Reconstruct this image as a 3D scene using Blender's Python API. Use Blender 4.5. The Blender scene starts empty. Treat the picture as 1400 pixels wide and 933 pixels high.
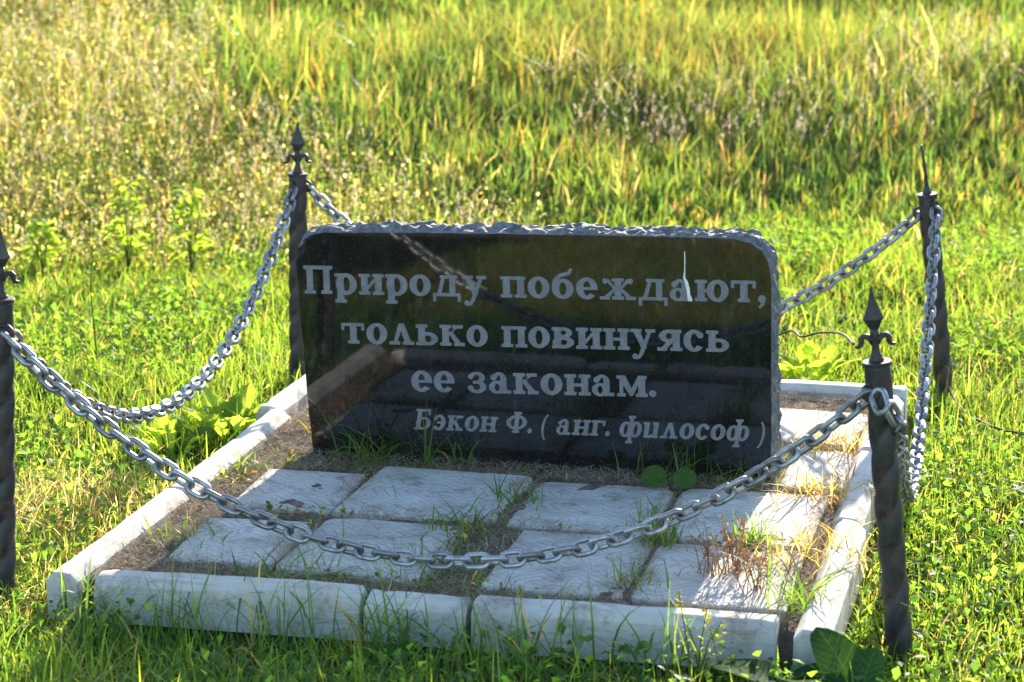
import bpy, bmesh, math, random
import numpy as np
from mathutils import Vector, Matrix, noise as mnoise

random.seed(7)
rng = np.random.default_rng(11)
R = math.radians
scn = bpy.context.scene
COL = scn.collection

# ------------------------------------------------------------------ camera
# world: X runs along the front kerb, Y into the depth of the plot, metres
cam_d = bpy.data.cameras.new('camera')
cam = bpy.data.objects.new('camera', cam_d)
COL.objects.link(cam)
cam.location = (2.1517, -5.0528, 1.84)
cam.rotation_euler = (R(90 - 12.509), 0, R(13.3))
cam_d.sensor_width = 36
cam_d.lens = 90
cam_d.clip_end = 3000
cam_d.dof.use_dof = True
cam_d.dof.focus_distance = 6.25
cam_d.dof.aperture_fstop = 5.0
scn.camera = cam

# ------------------------------------------------------------------ sky and sun
SUN_EL, SUN_AZ = 18.5, 2.5          # azimuth east of +Y, degrees
w = bpy.data.worlds.new('World')
scn.world = w
w.use_nodes = True
wn = w.node_tree
sky = wn.nodes.new('ShaderNodeTexSky')
sky.sky_type = 'NISHITA'
sky.sun_disc = False
sky.sun_elevation = R(SUN_EL)
sky.sun_rotation = R(SUN_AZ)
sky.air_density = 1.0
sky.dust_density = 0.6
sky.ozone_density = 1.6
wn.links.new(sky.outputs[0], wn.nodes['Background'].inputs[0])
wn.nodes['Background'].inputs[1].default_value = 0.14
sun_d = bpy.data.lights.new('sun', 'SUN')
sun_d.energy = 5.0
sun_d.angle = R(0.53)
sun_d.color = (1.0, 0.88, 0.70)
sun = bpy.data.objects.new('sun', sun_d)
COL.objects.link(sun)
sd = Vector((math.sin(R(SUN_AZ)) * math.cos(R(SUN_EL)), math.cos(R(SUN_AZ)) * math.cos(R(SUN_EL)), math.sin(R(SUN_EL))))
sun.rotation_euler = sd.to_track_quat('Z', 'Y').to_euler()
sun.location = sd * 20
scn.view_settings.view_transform = 'Standard'
scn.view_settings.look = 'None'
scn.view_settings.gamma = 1
scn.view_settings.use_curve_mapping = False
scn.view_settings.exposure = 1.55
scn.cycles.max_bounces = 8
scn.cycles.transmission_bounces = 6
scn.cycles.use_denoising = True


# ------------------------------------------------------------------ helpers
def link(o, parent=None):
    COL.objects.link(o)
    if parent is not None:
        o.parent = parent
    return o


def tag(o, label=None, cat=None, group=None, kind=None):
    if label: o['label'] = label
    if cat: o['category'] = cat
    if group: o['group'] = group
    if kind: o['kind'] = kind
    return o


def empty(name, loc=(0, 0, 0), rz=0.0):
    o = bpy.data.objects.new(name, None)
    o.empty_display_size = 0.05
    o.location = loc
    o.rotation_euler = (0, 0, rz)
    return link(o)


def mesh_obj(name, verts, faces, mat, parent=None, smooth=False):
    me = bpy.data.meshes.new(name)
    me.from_pydata([tuple(v) for v in verts], [], [tuple(f) for f in faces])
    if smooth:
        me.polygons.foreach_set('use_smooth', [True] * len(me.polygons))
    me.materials.append(mat)
    return link(bpy.data.objects.new(name, me), parent)


def bm_obj(name, bm, mat, parent=None, smooth=False):
    me = bpy.data.meshes.new(name)
    bm.normal_update()
    bm.to_mesh(me)
    bm.free()
    if smooth:
        me.polygons.foreach_set('use_smooth', [True] * len(me.polygons))
    me.materials.append(mat)
    return link(bpy.data.objects.new(name, me), parent)


def np_mesh(name, V, tris, quads, mat, vcol=None, parent=None, smooth=True):
    """large mesh from numpy arrays; vcol is one colour for each vertex"""
    me = bpy.data.meshes.new(name)
    V = np.asarray(V, np.float32).reshape(-1, 3)
    tris = np.asarray(tris, np.int32).reshape(-1, 3)
    quads = np.asarray(quads, np.int32).reshape(-1, 4)
    nt, nq = len(tris), len(quads)
    me.vertices.add(len(V))
    me.vertices.foreach_set('co', V.ravel())
    me.loops.add(nt * 3 + nq * 4)
    me.loops.foreach_set('vertex_index', np.concatenate([tris.ravel(), quads.ravel()]))
    me.polygons.add(nt + nq)
    me.polygons.foreach_set('loop_start', np.concatenate([np.arange(nt) * 3, nt * 3 + np.arange(nq) * 4]).astype(np.int32))
    me.update(calc_edges=True)
    if smooth:
        me.polygons.foreach_set('use_smooth', np.ones(nt + nq, bool))
    if vcol is not None:
        a = me.color_attributes.new('tint', 'FLOAT_COLOR', 'POINT')
        c = np.ones((len(V), 4), np.float32)
        c[:, :3] = vcol
        a.data.foreach_set('color', c.ravel())
    me.materials.append(mat)
    me.validate()
    return link(bpy.data.objects.new(name, me), parent)


def fbm(x, y, z=0.0, o=3):
    return mnoise.fractal(Vector((x, y, z)), 1.0, 2.0, o)


def smooth_noise(P, scale, seed=0):
    """cheap vectorised value noise on 2-D points, result 0..1"""
    r = np.random.default_rng(seed)
    T = r.random((64, 64))
    q = np.asarray(P) / scale
    i = np.floor(q).astype(int)
    f = q - i
    f = f * f * (3 - 2 * f)
    a = T[i[:, 0] % 64, i[:, 1] % 64]
    b = T[(i[:, 0] + 1) % 64, i[:, 1] % 64]
    c = T[i[:, 0] % 64, (i[:, 1] + 1) % 64]
    d = T[(i[:, 0] + 1) % 64, (i[:, 1] + 1) % 64]
    return (a * (1 - f[:, 0]) + b * f[:, 0]) * (1 - f[:, 1]) + (c * (1 - f[:, 0]) + d * f[:, 0]) * f[:, 1]


# ------------------------------------------------------------------ materials
def new_mat(name):
    m = bpy.data.materials.new(name)
    m.use_nodes = True
    nt = m.node_tree
    return m, nt, nt.nodes['Principled BSDF']


def N(nt, typ, **kw):
    n = nt.nodes.new(typ)
    for k, v in kw.items():
        setattr(n, k, v)
    return n


def ramp(nt, fac, stops):
    r = N(nt, 'ShaderNodeValToRGB')
    while len(r.color_ramp.elements) < len(stops):
        r.color_ramp.elements.new(0.5)
    for e, (p, c) in zip(r.color_ramp.elements, stops):
        e.position = p
        e.color = (*c, 1) if len(c) == 3 else c
    nt.links.new(fac, r.inputs[0])
    return r.outputs[0]


def tex_noise(nt, scale, detail=4, rough=0.6, coord='Object', vec=None):
    t = N(nt, 'ShaderNodeTexNoise')
    t.inputs['Scale'].default_value = scale
    t.inputs['Detail'].default_value = detail
    t.inputs['Roughness'].default_value = rough
    if vec is None:
        tc = N(nt, 'ShaderNodeTexCoord')
        vec = tc.outputs[coord]
    nt.links.new(vec, t.inputs['Vector'])
    return t.outputs['Fac']


def bump(nt, height, strength, dist, normal_in=None):
    b = N(nt, 'ShaderNodeBump')
    b.inputs['Strength'].default_value = strength
    b.inputs['Distance'].default_value = dist
    nt.links.new(height, b.inputs['Height'])
    if normal_in is not None:
        nt.links.new(normal_in, b.inputs['Normal'])
    return b.outputs[0]


def mixc(nt, fac, a, b, blend='MIX'):
    m = N(nt, 'ShaderNodeMix', data_type='RGBA', blend_type=blend)
    for s, v in ((0, fac), (6, a), (7, b)):
        if hasattr(v, 'is_linked'):
            nt.links.new(v, m.inputs[s])
        else:
            m.inputs[s].default_value = v if not isinstance(v, tuple) else (*v, 1)
    return m.outputs[2]


def math_n(nt, op, a, b=None):
    m = N(nt, 'ShaderNodeMath', operation=op)
    for i, v in enumerate((a, b)):
        if v is None: continue
        if hasattr(v, 'is_linked'):
            nt.links.new(v, m.inputs[i])
        else:
            m.inputs[i].default_value = v
    return m.outputs[0]


def leaf_mat(name, trans=0.5, gain=(3.0, 2.6, 0.9), rough=0.38, spec=0.05, col=None, veins=0):
    """a thin leaf: reflects its tint, lets yellower light through, a little constant sheen"""
    m, nt, p = new_mat(name)
    nt.nodes.remove(p)
    if col is None:
        a = N(nt, 'ShaderNodeAttribute', attribute_name='tint')
        c = a.outputs['Color']
    else:
        n = tex_noise(nt, 70, 4)
        c = mixc(nt, n, tuple(x * 0.55 for x in col), tuple(x * 1.45 for x in col))
        if veins:
            tcv = N(nt, 'ShaderNodeTexCoord')
            sv = N(nt, 'ShaderNodeSeparateXYZ')
            nt.links.new(tcv.outputs['Object'], sv.inputs[0])
            ay = math_n(nt, 'ABSOLUTE', sv.outputs[1])
            fr = math_n(nt, 'FRACT', math_n(nt, 'MULTIPLY', math_n(nt, 'SUBTRACT', sv.outputs[0], math_n(nt, 'MULTIPLY', ay, 0.75)), veins))
            side = math_n(nt, 'LESS_THAN', fr, 0.09)
            mid = math_n(nt, 'LESS_THAN', ay, 0.06 / veins)
            c = mixc(nt, math_n(nt, 'MULTIPLY', math_n(nt, 'MAXIMUM', side, mid), 0.6), c, tuple(min(.3, x * 2.2 + .02) for x in col))
    di = N(nt, 'ShaderNodeBsdfDiffuse')
    nt.links.new(c, di.inputs['Color'])
    tr = N(nt, 'ShaderNodeBsdfTranslucent')
    nt.links.new(mixc(nt, 1.0, c, gain, 'MULTIPLY'), tr.inputs['Color'])
    mx = N(nt, 'ShaderNodeMixShader')
    mx.inputs[0].default_value = trans
    nt.links.new(di.outputs[0], mx.inputs[1])
    nt.links.new(tr.outputs[0], mx.inputs[2])
    gl = N(nt, 'ShaderNodeBsdfGlossy')
    gl.inputs['Roughness'].default_value = rough
    gl.inputs['Color'].default_value = (0.9, 0.95, 1, 1)
    m2 = N(nt, 'ShaderNodeMixShader')
    m2.inputs[0].default_value = spec
    nt.links.new(mx.outputs[0], m2.inputs[1])
    nt.links.new(gl.outputs[0], m2.inputs[2])
    nt.links.new(m2.outputs[0], nt.nodes['Material Output'].inputs['Surface'])
    return m


M = {}
M['grass'] = leaf_mat('grass', 0.58, (4.6, 3.75, 1.9), 0.42, 0.026)
M['reed'] = leaf_mat('reed', 0.58, (3.6, 3.2, 1.4), 0.38, 0.045)  # blue raised here: haze put into the transmitted colour
M['herb'] = leaf_mat('herb', 0.62, (4.6, 3.9, 1.9), 0.45, 0.02)
M['plume'] = leaf_mat('plume', 0.6, (1.5, 1.45, 1.3), 0.7, 0.01)
M['straw'] = leaf_mat('straw', 0.3, (1.2, 1.15, 1.0), 0.7, 0.02)
M['big_leaf'] = leaf_mat('big_leaf', 0.4, (3.0, 2.6, 0.9), 0.55, 0.006, (0.028, 0.075, 0.022), 42)
M['lit_leaf'] = leaf_mat('lit_leaf', 0.66, (5.6, 4.5, 1.9), 0.5, 0.012, (0.095, 0.165, 0.03), 70)
M['weed_leaf'] = leaf_mat('weed_leaf', 0.45, (3.2, 2.7, 1.0), 0.5, 0.012, (0.05, 0.11, 0.02), 80)
M['stem'] = leaf_mat('stem', 0.2, (2, 2, 1), 0.5, 0.03, (0.07, 0.10, 0.025))
M['dry_stem'] = leaf_mat('dry_stem', 0.4, (1.4, 1.2, 1.0), 0.7, 0.01, (0.36, 0.24, 0.15))
M['petal_white'] = leaf_mat('petal_white', 0.4, (1, 1, 1), 0.7, 0.02, (0.62, 0.62, 0.56))
M['petal_yellow'] = leaf_mat('petal_yellow', 0.4, (1.2, 1.1, 1), 0.7, 0.02, (0.6, 0.42, 0.03))


def m_ground():
    m, nt, p = new_mat('meadow_soil')
    c = ramp(nt, tex_noise(nt, 3, 6), [(0.3, (0.030, 0.030, 0.012)), (0.55, (0.040, 0.055, 0.016)), (0.75, (0.055, 0.075, 0.020))])
    nt.links.new(c, p.inputs['Base Color'])
    p.inputs['Roughness'].default_value = 1.0
    p.inputs['Specular IOR Level'].default_value = 0.0
    nt.links.new(bump(nt, tex_noise(nt, 60, 5), 0.8, 0.02), p.inputs['Normal'])
    return m


def m_soil():
    m, nt, p = new_mat('dry_soil')
    c = ramp(nt, tex_noise(nt, 35, 8, 0.7), [(0.3, (0.10, 0.072, 0.052)), (0.5, (0.21, 0.16, 0.115)), (0.7, (0.33, 0.26, 0.19))])
    nt.links.new(c, p.inputs['Base Color'])
    p.inputs['Roughness'].default_value = 0.95
    nt.links.new(bump(nt, tex_noise(nt, 130, 8, 0.75), 1.0, 0.012), p.inputs['Normal'])
    return m


def m_limewash(name, grooves):
    """whitewashed concrete: worn, with grey-brown where the paint has gone; grooves = pressed slab pattern"""
    m, nt, p = new_mat(name)
    tc = N(nt, 'ShaderNodeTexCoord')
    oi = N(nt, 'ShaderNodeObjectInfo')
    off = N(nt, 'ShaderNodeVectorMath', operation='MULTIPLY_ADD')
    nt.links.new(oi.outputs['Random'], off.inputs[0])
    off.inputs[1].default_value = (9.1, 5.3, 7.7)
    nt.links.new(tc.outputs['Object'], off.inputs[2])
    v = off.outputs[0]
    big = tex_noise(nt, 5, 6, 0.65, vec=v)
    fine = tex_noise(nt, 90, 5, 0.7, vec=v)
    base = ramp(nt, big, [(0.28, (0.34, 0.30, 0.25)), (0.46, (0.57, 0.54, 0.49)), (0.7, (0.70, 0.675, 0.625))])
    worn = ramp(nt, math_n(nt, 'ADD', math_n(nt, 'MULTIPLY', big, 0.55), math_n(nt, 'MULTIPLY', fine, 0.45)),
                [(0.36, (1, 1, 1)), (0.43, (0, 0, 0))])
    c = mixc(nt, worn, base, (0.27, 0.24, 0.20))
    mp = N(nt, 'ShaderNodeMapping')
    mp.inputs['Scale'].default_value = (3, 60, 60)
    nt.links.new(v, mp.inputs[0])
    streak = tex_noise(nt, 2, 4, 0.6, vec=mp.outputs[0])
    c = mixc(nt, ramp(nt, streak, [(0.30, (0.5, 0.5, 0.5)), (0.5, (0, 0, 0))]), c, (0.34, 0.31, 0.27))
    pit = N(nt, 'ShaderNodeTexVoronoi', feature='F1')
    pit.inputs['Scale'].default_value = 75
    nt.links.new(v, pit.inputs['Vector'])
    holes = ramp(nt, pit.outputs['Distance'], [(0.08, (1, 1, 1)), (0.17, (0, 0, 0))])
    some = math_n(nt, 'GREATER_THAN', tex_noise(nt, 23, 3, 0.6, vec=v), 0.56)
    holes = math_n(nt, 'MULTIPLY', holes, some)
    c = mixc(nt, math_n(nt, 'MULTIPLY', holes, 0.8), c, (0.10, 0.085, 0.07))
    mud = ramp(nt, tex_noise(nt, 11, 8, 0.75, vec=v), [(0.53, (0, 0, 0)), (0.68, (0.75, 0.75, 0.75))])
    c = mixc(nt, mud, c, (0.21, 0.165, 0.115))
    nrm = bump(nt, fine, 0.6, 0.003)
    nrm = bump(nt, math_n(nt, 'SUBTRACT', 1.0, holes), 0.7, 0.004, nrm)
    if grooves:
        sx = N(nt, 'ShaderNodeSeparateXYZ')
        nt.links.new(tc.outputs['Object'], sx.inputs[0])
        ax = math_n(nt, 'ABSOLUTE', sx.outputs[0])
        ay = math_n(nt, 'ABSOLUTE', sx.outputs[1])
        # nested zigzag rings: a hexagon metric with a fold, as pressed into the slab
        zig = math_n(nt, 'PINGPONG', math_n(nt, 'ADD', ax, 0.03), 0.075)
        d1 = math_n(nt, 'ADD', ay, math_n(nt, 'MULTIPLY', zig, 0.9))
        d2 = math_n(nt, 'MULTIPLY', math_n(nt, 'ADD', ax, math_n(nt, 'MULTIPLY', math_n(nt, 'PINGPONG', ay, 0.06), 0.6)), 0.92)
        d = math_n(nt, 'MAXIMUM', d1, d2)
        fr = math_n(nt, 'FRACT', math_n(nt, 'MULTIPLY', d, 36))
        line = math_n(nt, 'LESS_THAN', math_n(nt, 'ABSOLUTE', math_n(nt, 'SUBTRACT', fr, 0.5)), 0.075)
        inside = math_n(nt, 'LESS_THAN', math_n(nt, 'MAXIMUM', ax, ay), 0.172)
        gaps = math_n(nt, 'GREATER_THAN', tex_noise(nt, 16, 3, 0.6, vec=v), 0.40)
        line = math_n(nt, 'MULTIPLY', math_n(nt, 'MULTIPLY', line, inside), gaps)
        c = mixc(nt, math_n(nt, 'MULTIPLY', line, 0.45), c, (0.17, 0.155, 0.14))
        inv = math_n(nt, 'SUBTRACT', 1.0, line)
        nrm = bump(nt, inv, 0.5, 0.004, nrm)
    nt.links.new(c, p.inputs['Base Color'])
    p.inputs['Roughness'].default_value = 0.85
    p.inputs['Specular IOR Level'].default_value = 0.25
    nt.links.new(nrm, p.inputs['Normal'])
    return m


def m_granite_polished():
    m, nt, p = new_mat('polished_granite')
    t = N(nt, 'ShaderNodeTexVoronoi', feature='F1')
    t.inputs['Scale'].default_value = 420
    tc = N(nt, 'ShaderNodeTexCoord')
    nt.links.new(tc.outputs['Object'], t.inputs['Vector'])
    sp = N(nt, 'ShaderNodeSeparateColor')
    nt.links.new(t.outputs['Color'], sp.inputs[0])
    c = ramp(nt, sp.outputs[0], [(0.0, (0.004, 0.004, 0.0045)), (0.75, (0.008, 0.008, 0.009)), (0.93, (0.014, 0.015, 0.018)), (1.0, (0.03, 0.032, 0.038))])
    dust = tex_noise(nt, 7, 6, 0.7)
    c = mixc(nt, ramp(nt, dust, [(0.45, (0, 0, 0)), (0.8, (0.05, 0.05, 0.05))]), c, (0.3, 0.29, 0.27))
    mp = N(nt, 'ShaderNodeMapping')
    mp.inputs['Scale'].default_value = (28, 1, 1.2)
    nt.links.new(tc.outputs['Object'], mp.inputs[0])
    st = tex_noise(nt, 1.5, 5, 0.65, vec=mp.outputs[0])
    c = mixc(nt, ramp(nt, st, [(0.55, (0, 0, 0)), (0.78, (0.05, 0.05, 0.05))]), c, (0.32, 0.32, 0.31))
    sz = N(nt, 'ShaderNodeSeparateXYZ')
    nt.links.new(tc.outputs['Object'], sz.inputs[0])
    foot = math_n(nt, 'SUBTRACT', tex_noise(nt, 90, 6, 0.75), math_n(nt, 'MULTIPLY', sz.outputs[2], 2.2))
    c = mixc(nt, ramp(nt, foot, [(0.40, (0, 0, 0)), (0.55, (0.30, 0.30, 0.30))]), c, (0.20, 0.16, 0.12))
    nt.links.new(c, p.inputs['Base Color'])
    rr = ramp(nt, dust, [(0.3, (0.02,) * 3), (0.8, (0.06,) * 3)])
    nt.links.new(rr, p.inputs['Roughness'])
    p.inputs['IOR'].default_value = 1.68
    return m


def m_granite_rough():
    m, nt, p = new_mat('broken_granite')
    n1 = tex_noise(nt, 60, 6, 0.7)
    c = ramp(nt, n1, [(0.3, (0.06, 0.063, 0.07)), (0.5, (0.16, 0.165, 0.175)), (0.75, (0.36, 0.365, 0.38))])
    nt.links.new(c, p.inputs['Base Color'])
    p.inputs['Roughness'].default_value = 0.7
    nt.links.new(bump(nt, tex_noise(nt, 160, 6, 0.75), 1.0, 0.006), p.inputs['Normal'])
    return m


def m_letter():
    m, nt, p = new_mat('blasted_granite')
    c = ramp(nt, tex_noise(nt, 380, 2, 0.6), [(0.3, (0.15, 0.155, 0.165)), (0.7, (0.27, 0.275, 0.285))])
    c = mixc(nt, ramp(nt, tex_noise(nt, 30, 6, 0.7), [(0.4, (0.55, 0.55, 0.55)), (0.6, (0, 0, 0))]), c, (0.13, 0.13, 0.135))
    nt.links.new(c, p.inputs['Base Color'])
    p.inputs['Roughness'].default_value = 0.8
    p.inputs['Specular IOR Level'].default_value = 0.2
    return m


def m_paint_steel():
    m, nt, p = new_mat('old_painted_steel')
    n1 = tex_noise(nt, 14, 7, 0.7)
    n2 = tex_noise(nt, 55, 5, 0.7)
    mask = ramp(nt, math_n(nt, 'ADD', math_n(nt, 'MULTIPLY', n1, 0.7), math_n(nt, 'MULTIPLY', n2, 0.3)), [(0.51, (0, 0, 0)), (0.60, (1, 1, 1))])
    paint = ramp(nt, n2, [(0.3, (0.014, 0.014, 0.015)), (0.7, (0.042, 0.042, 0.044))])
    rust = ramp(nt, n2, [(0.3, (0.040, 0.021, 0.014)), (0.7, (0.10, 0.050, 0.030))])
    c = mixc(nt, mask, paint, rust)
    nt.links.new(c, p.inputs['Base Color'])
    nt.links.new(ramp(nt, mask, [(0, (0.42,) * 3), (1, (0.85,) * 3)]), p.inputs['Roughness'])
    nt.links.new(bump(nt, n2, 0.5, 0.002), p.inputs['Normal'])
    return m


def m_galv():
    m, nt, p = new_mat('galvanised_steel')
    n1 = tex_noise(nt, 30, 5, 0.7)
    c = ramp(nt, n1, [(0.3, (0.26, 0.27, 0.29)), (0.5, (0.42, 0.43, 0.45)), (0.72, (0.55, 0.56, 0.57))])
    oi = N(nt, 'ShaderNodeObjectInfo')
    c = mixc(nt, 1.0, c, ramp(nt, oi.outputs['Random'], [(0.0, (0.55, 0.55, 0.56)), (0.5, (0.85, 0.85, 0.85)), (1.0, (1.1, 1.1, 1.1))]), 'MULTIPLY')
    off = N(nt, 'ShaderNodeVectorMath', operation='MULTIPLY_ADD')
    nt.links.new(oi.outputs['Random'], off.inputs[0])
    off.inputs[1].default_value = (9.1, 5.3, 7.7)
    tc = N(nt, 'ShaderNodeTexCoord')
    nt.links.new(tc.outputs['Object'], off.inputs[2])
    n2 = tex_noise(nt, 45, 6, 0.75, vec=off.outputs[0])
    c = mixc(nt, ramp(nt, n2, [(0.52, (0, 0, 0)), (0.68, (0.75, 0.75, 0.75))]), c, (0.12, 0.085, 0.06))
    nt.links.new(c, p.inputs['Base Color'])
    p.inputs['Metallic'].default_value = 0.85
    nt.links.new(ramp(nt, n1, [(0.3, (0.55,) * 3), (0.7, (0.36,) * 3)]), p.inputs['Roughness'])
    nt.links.new(bump(nt, tex_noise(nt, 220, 3), 0.25, 0.001), p.inputs['Normal'])
    return m


def m_plain(name, col, rough=0.8):
    m, nt, p = new_mat(name)
    n1 = tex_noise(nt, 60, 4)
    nt.links.new(mixc(nt, n1, tuple(c * 0.6 for c in col), tuple(min(1, c * 1.3) for c in col)), p.inputs['Base Color'])
    p.inputs['Roughness'].default_value = rough
    return m


M['ground'] = m_ground()
M['soil'] = m_soil()
M['kerb'] = m_limewash('limewashed_kerb', False)
M['slab'] = m_limewash('limewashed_slab', True)
M['granite'] = m_granite_polished()
M['granite_rough'] = m_granite_rough()
M['letter'] = m_letter()
M['steel'] = m_paint_steel()
M['galv'] = m_galv()
M['wire'] = m_plain('rusty_wire', (0.06, 0.03, 0.018))
M['splash'] = m_plain('dried_splash', (0.75, 0.75, 0.72))

# ------------------------------------------------------------------ ground: one sheet to the horizon
gx = np.concatenate([[-900, -300, -100, -40, -20], np.arange(-12, 12.01, 0.4), [20, 40, 100, 300, 900]])
gy = np.concatenate([[-900, -300, -100, -40, -20], np.arange(-8, 24.01, 0.4), [30, 45, 100, 300, 900]])


def edge_y(x):
    """where the mown strip ends and the tall growth begins"""
    return 4.36 + 0.5 * (x + 0.0) * 0.9 + 0.12 * np.sin(x * 3.1) + 0.08 * np.sin(x * 7.7 + 1)


def ground_z(P):
    P = np.asarray(P, float)
    d = np.maximum(np.maximum(-0.15 - P[:, 0], P[:, 0] - 1.65), np.maximum(-0.05 - P[:, 1], P[:, 1] - 2.3))
    k = np.clip((d - 0.15) / 0.8, 0, 1)
    e = np.clip(P[:, 1] - edge_y(np.clip(P[:, 0], -5, 5)) - 0.2, 0, 14)
    rise = 0.135 * e * e / (e + 1.3)                      # the meadow climbs a gentle bank
    return rise + (smooth_noise(P, 1.1, 3) - 0.5) * 0.05 * k + (smooth_noise(P, 4.0, 5) - 0.5) * 0.16 * np.clip((d - 1.5) / 4, 0, 1)


GX, GY = np.meshgrid(gx, gy)
gp = np.stack([GX.ravel(), GY.ravel()], 1)
gz = ground_z(gp)
nx, ny = len(gx), len(gy)
q = np.array([[j * nx + i, j * nx + i + 1, (j + 1) * nx + i + 1, (j + 1) * nx + i] for j in range(ny - 1) for i in range(nx - 1)])
g = np_mesh('ground', np.column_stack([gp, gz]), np.zeros((0, 3)), q, M['ground'])
tag(g, kind='structure')

# trodden earth path passing in front of the plot
px_, py_ = np.linspace(-9, 9, 91), np.linspace(-6.5, -2.25, 23)
PX, PY = np.meshgrid(px_, py_)
PY = PY + 0.12 * np.sin(PX * 1.7 + PY) * (PY > -2.6)
pp = np.stack([PX.ravel(), PY.ravel()], 1)
nx, ny = len(px_), len(py_)
q = np.array([[j * nx + i, j * nx + i + 1, (j + 1) * nx + i + 1, (j + 1) * nx + i] for j in range(ny - 1) for i in range(nx - 1)])
path = np_mesh('path', np.column_stack([pp, ground_z(pp) + 0.012]), np.zeros((0, 3)), q, M['soil'])
tag(path, kind='structure')

# the bed of soil inside the kerbs
bx, by = np.linspace(-0.075, 1.575, 90), np.linspace(0.05, 2.165, 110)
BX, BY = np.meshgrid(bx, by)
bz = np.array([0.074 + 0.017 * fbm(x * 6, y * 6, 1.3) + 0.010 * fbm(x * 22, y * 22, 4.1) for x, y in zip(BX.ravel(), BY.ravel())])
edge = (np.isclose(BX.ravel(), bx[0]) | np.isclose(BX.ravel(), bx[-1]) | np.isclose(BY.ravel(), by[0]) | np.isclose(BY.ravel(), by[-1]))
bz = np.where(edge, -0.06, bz)
nx, ny = len(bx), len(by)
q = np.array([[j * nx + i, j * nx + i + 1, (j + 1) * nx + i + 1, (j + 1) * nx + i] for j in range(ny - 1) for i in range(nx - 1)])
bed = np_mesh('soil_bed', np.column_stack([BX.ravel(), BY.ravel(), bz]), np.zeros((0, 3)), q, M['soil'])
tag(bed, kind='structure')


# ------------------------------------------------------------------ kerb blocks
def rough_block(name, L, Wd, Ht, cham, mat, seed, seg=0.03, rough=0.0011, chips=6):
    """concrete block lying along local X, base at z=0, top edges chamfered, surface uneven, a few chipped corners"""
    prof = [(-Wd / 2, 0), (-Wd / 2, Ht * .33), (-Wd / 2, Ht * .66), (-Wd / 2, Ht - cham), (-Wd / 2 + cham, Ht), (0, Ht + 0.001),
            (Wd / 2 - cham, Ht), (Wd / 2, Ht - cham), (Wd / 2, Ht * .66), (Wd / 2, Ht * .33), (Wd / 2, 0)]
    n = max(4, int(L / seg))
    rr = random.Random(seed)
    spots = [(rr.uniform(0, L), rr.choice([3, 4, 6, 7]), rr.uniform(0.012, 0.03), rr.uniform(0.003, 0.009)) for _ in range(chips)]
    spots += [(0, 4, 0.03, 0.004), (L, 4, 0.03, 0.005), (L, 3, 0.02, 0.004)]
    V, F = [], []
    k = len(prof)
    xs = [0.0, 0.006] + [L * i / n for i in range(1, n)] + [L - 0.006, L]
    for i, x in enumerate(xs):
        end = i in (0, len(xs) - 1)
        for j, (y, z) in enumerate(prof):
            s = 0.955 if end else 1.0
            yy, zz = y * s, z - (0.006 if end and z > Ht * 0.7 else 0)
            d = rough * 1.6 * fbm(x * 14 + seed * 3.7, y * 30, z * 30) + 0.0022 * fbm(x * 2.5 + seed, y * 4, z * 4)
            l = math.hypot(y, z - Ht / 2) or 1
            yy += d * y / l
            zz += d * (z - Ht / 2) / l
            for sx, sj, sr, sdp in spots:
                dd = math.hypot((x - sx) / sr, (j - sj) * 0.6)
                if dd < 1:
                    zz -= sdp * (1 - dd)
                    yy *= 1 - 0.25 * sdp / 0.01 * (1 - dd)
            V.append((x - L / 2, yy, zz))
    m = len(xs)
    for i in range(m - 1):
        for j in range(k - 1):
            F.append((i * k + j, i * k + j + 1, (i + 1) * k + j + 1, (i + 1) * k + j))
        F.append((i * k + k - 1, i * k, (i + 1) * k, (i + 1) * k + k - 1))
    F.append(tuple(range(k - 1, -1, -1)))
    F.append(tuple((m - 1) * k + j for j in range(k)))
    o = mesh_obj(name, V, F, mat, smooth=True)
    try:
        o.data.set_sharp_from_angle(angle=R(28))
    except Exception:
        pass
    return o


kerbs = [  # x0, y0, x1, y1, top height, label
    (0.002, 0.042, 0.612, 0.052, 0.108, 'long whitewashed front kerb block beside the left corner gap'),
    (0.624, 0.056, 0.852, 0.052, 0.100, 'short whitewashed front kerb block between two longer blocks'),
    (0.864, 0.048, 1.518, 0.062, 0.108, 'longest whitewashed front kerb block with the small dark chip on top'),
    (-0.066, 0.002, -0.062, 0.712, 0.108, 'whitewashed side kerb block ending at the open front corner gap near the short grass'),
    (-0.060, 0.722, -0.070, 1.545, 0.108, 'whitewashed side kerb block beside the clump of pale lobed leaves'),
    (-0.112, 1.560, -0.100, 2.130, 0.112, 'whitewashed side kerb block set outwards beside the end of the black stone'),
    (1.598, -0.015, 1.592, 0.835, 0.108, 'sunlit whitewashed side kerb block ending beside the large burdock leaves'),
    (1.585, 0.850, 1.575, 1.480, 0.106, 'sunlit whitewashed side kerb block behind the rusty twisted post'),
    (1.572, 1.492, 1.568, 2.130, 0.108, 'sunlit whitewashed side kerb block ending at the rear corner'),
    (0.66, 2.182, 1.61, 2.185, 0.112, 'grey weathered rear kerb block lying across the back of the plot'),
    (-0.13, 2.180, 0.65, 2.180, 0.110, 'rear kerb block hidden behind the black stone'),
]
for i, (x0, y0, x1, y1, top, lab) in enumerate(kerbs):
    L = math.hypot(x1 - x0, y1 - y0)
    o = rough_block('kerb_block', L, 0.078, 0.20, 0.019, M['kerb'], i + 1)
    o.location = ((x0 + x1) / 2, (y0 + y1) / 2, top - 0.20)
    o.rotation_euler = (random.uniform(-.03, .03), random.uniform(-.008, .008), math.atan2(y1 - y0, x1 - x0))
    tag(o, lab, 'kerb', 'whitewashed kerb blocks round the plot')


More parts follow.
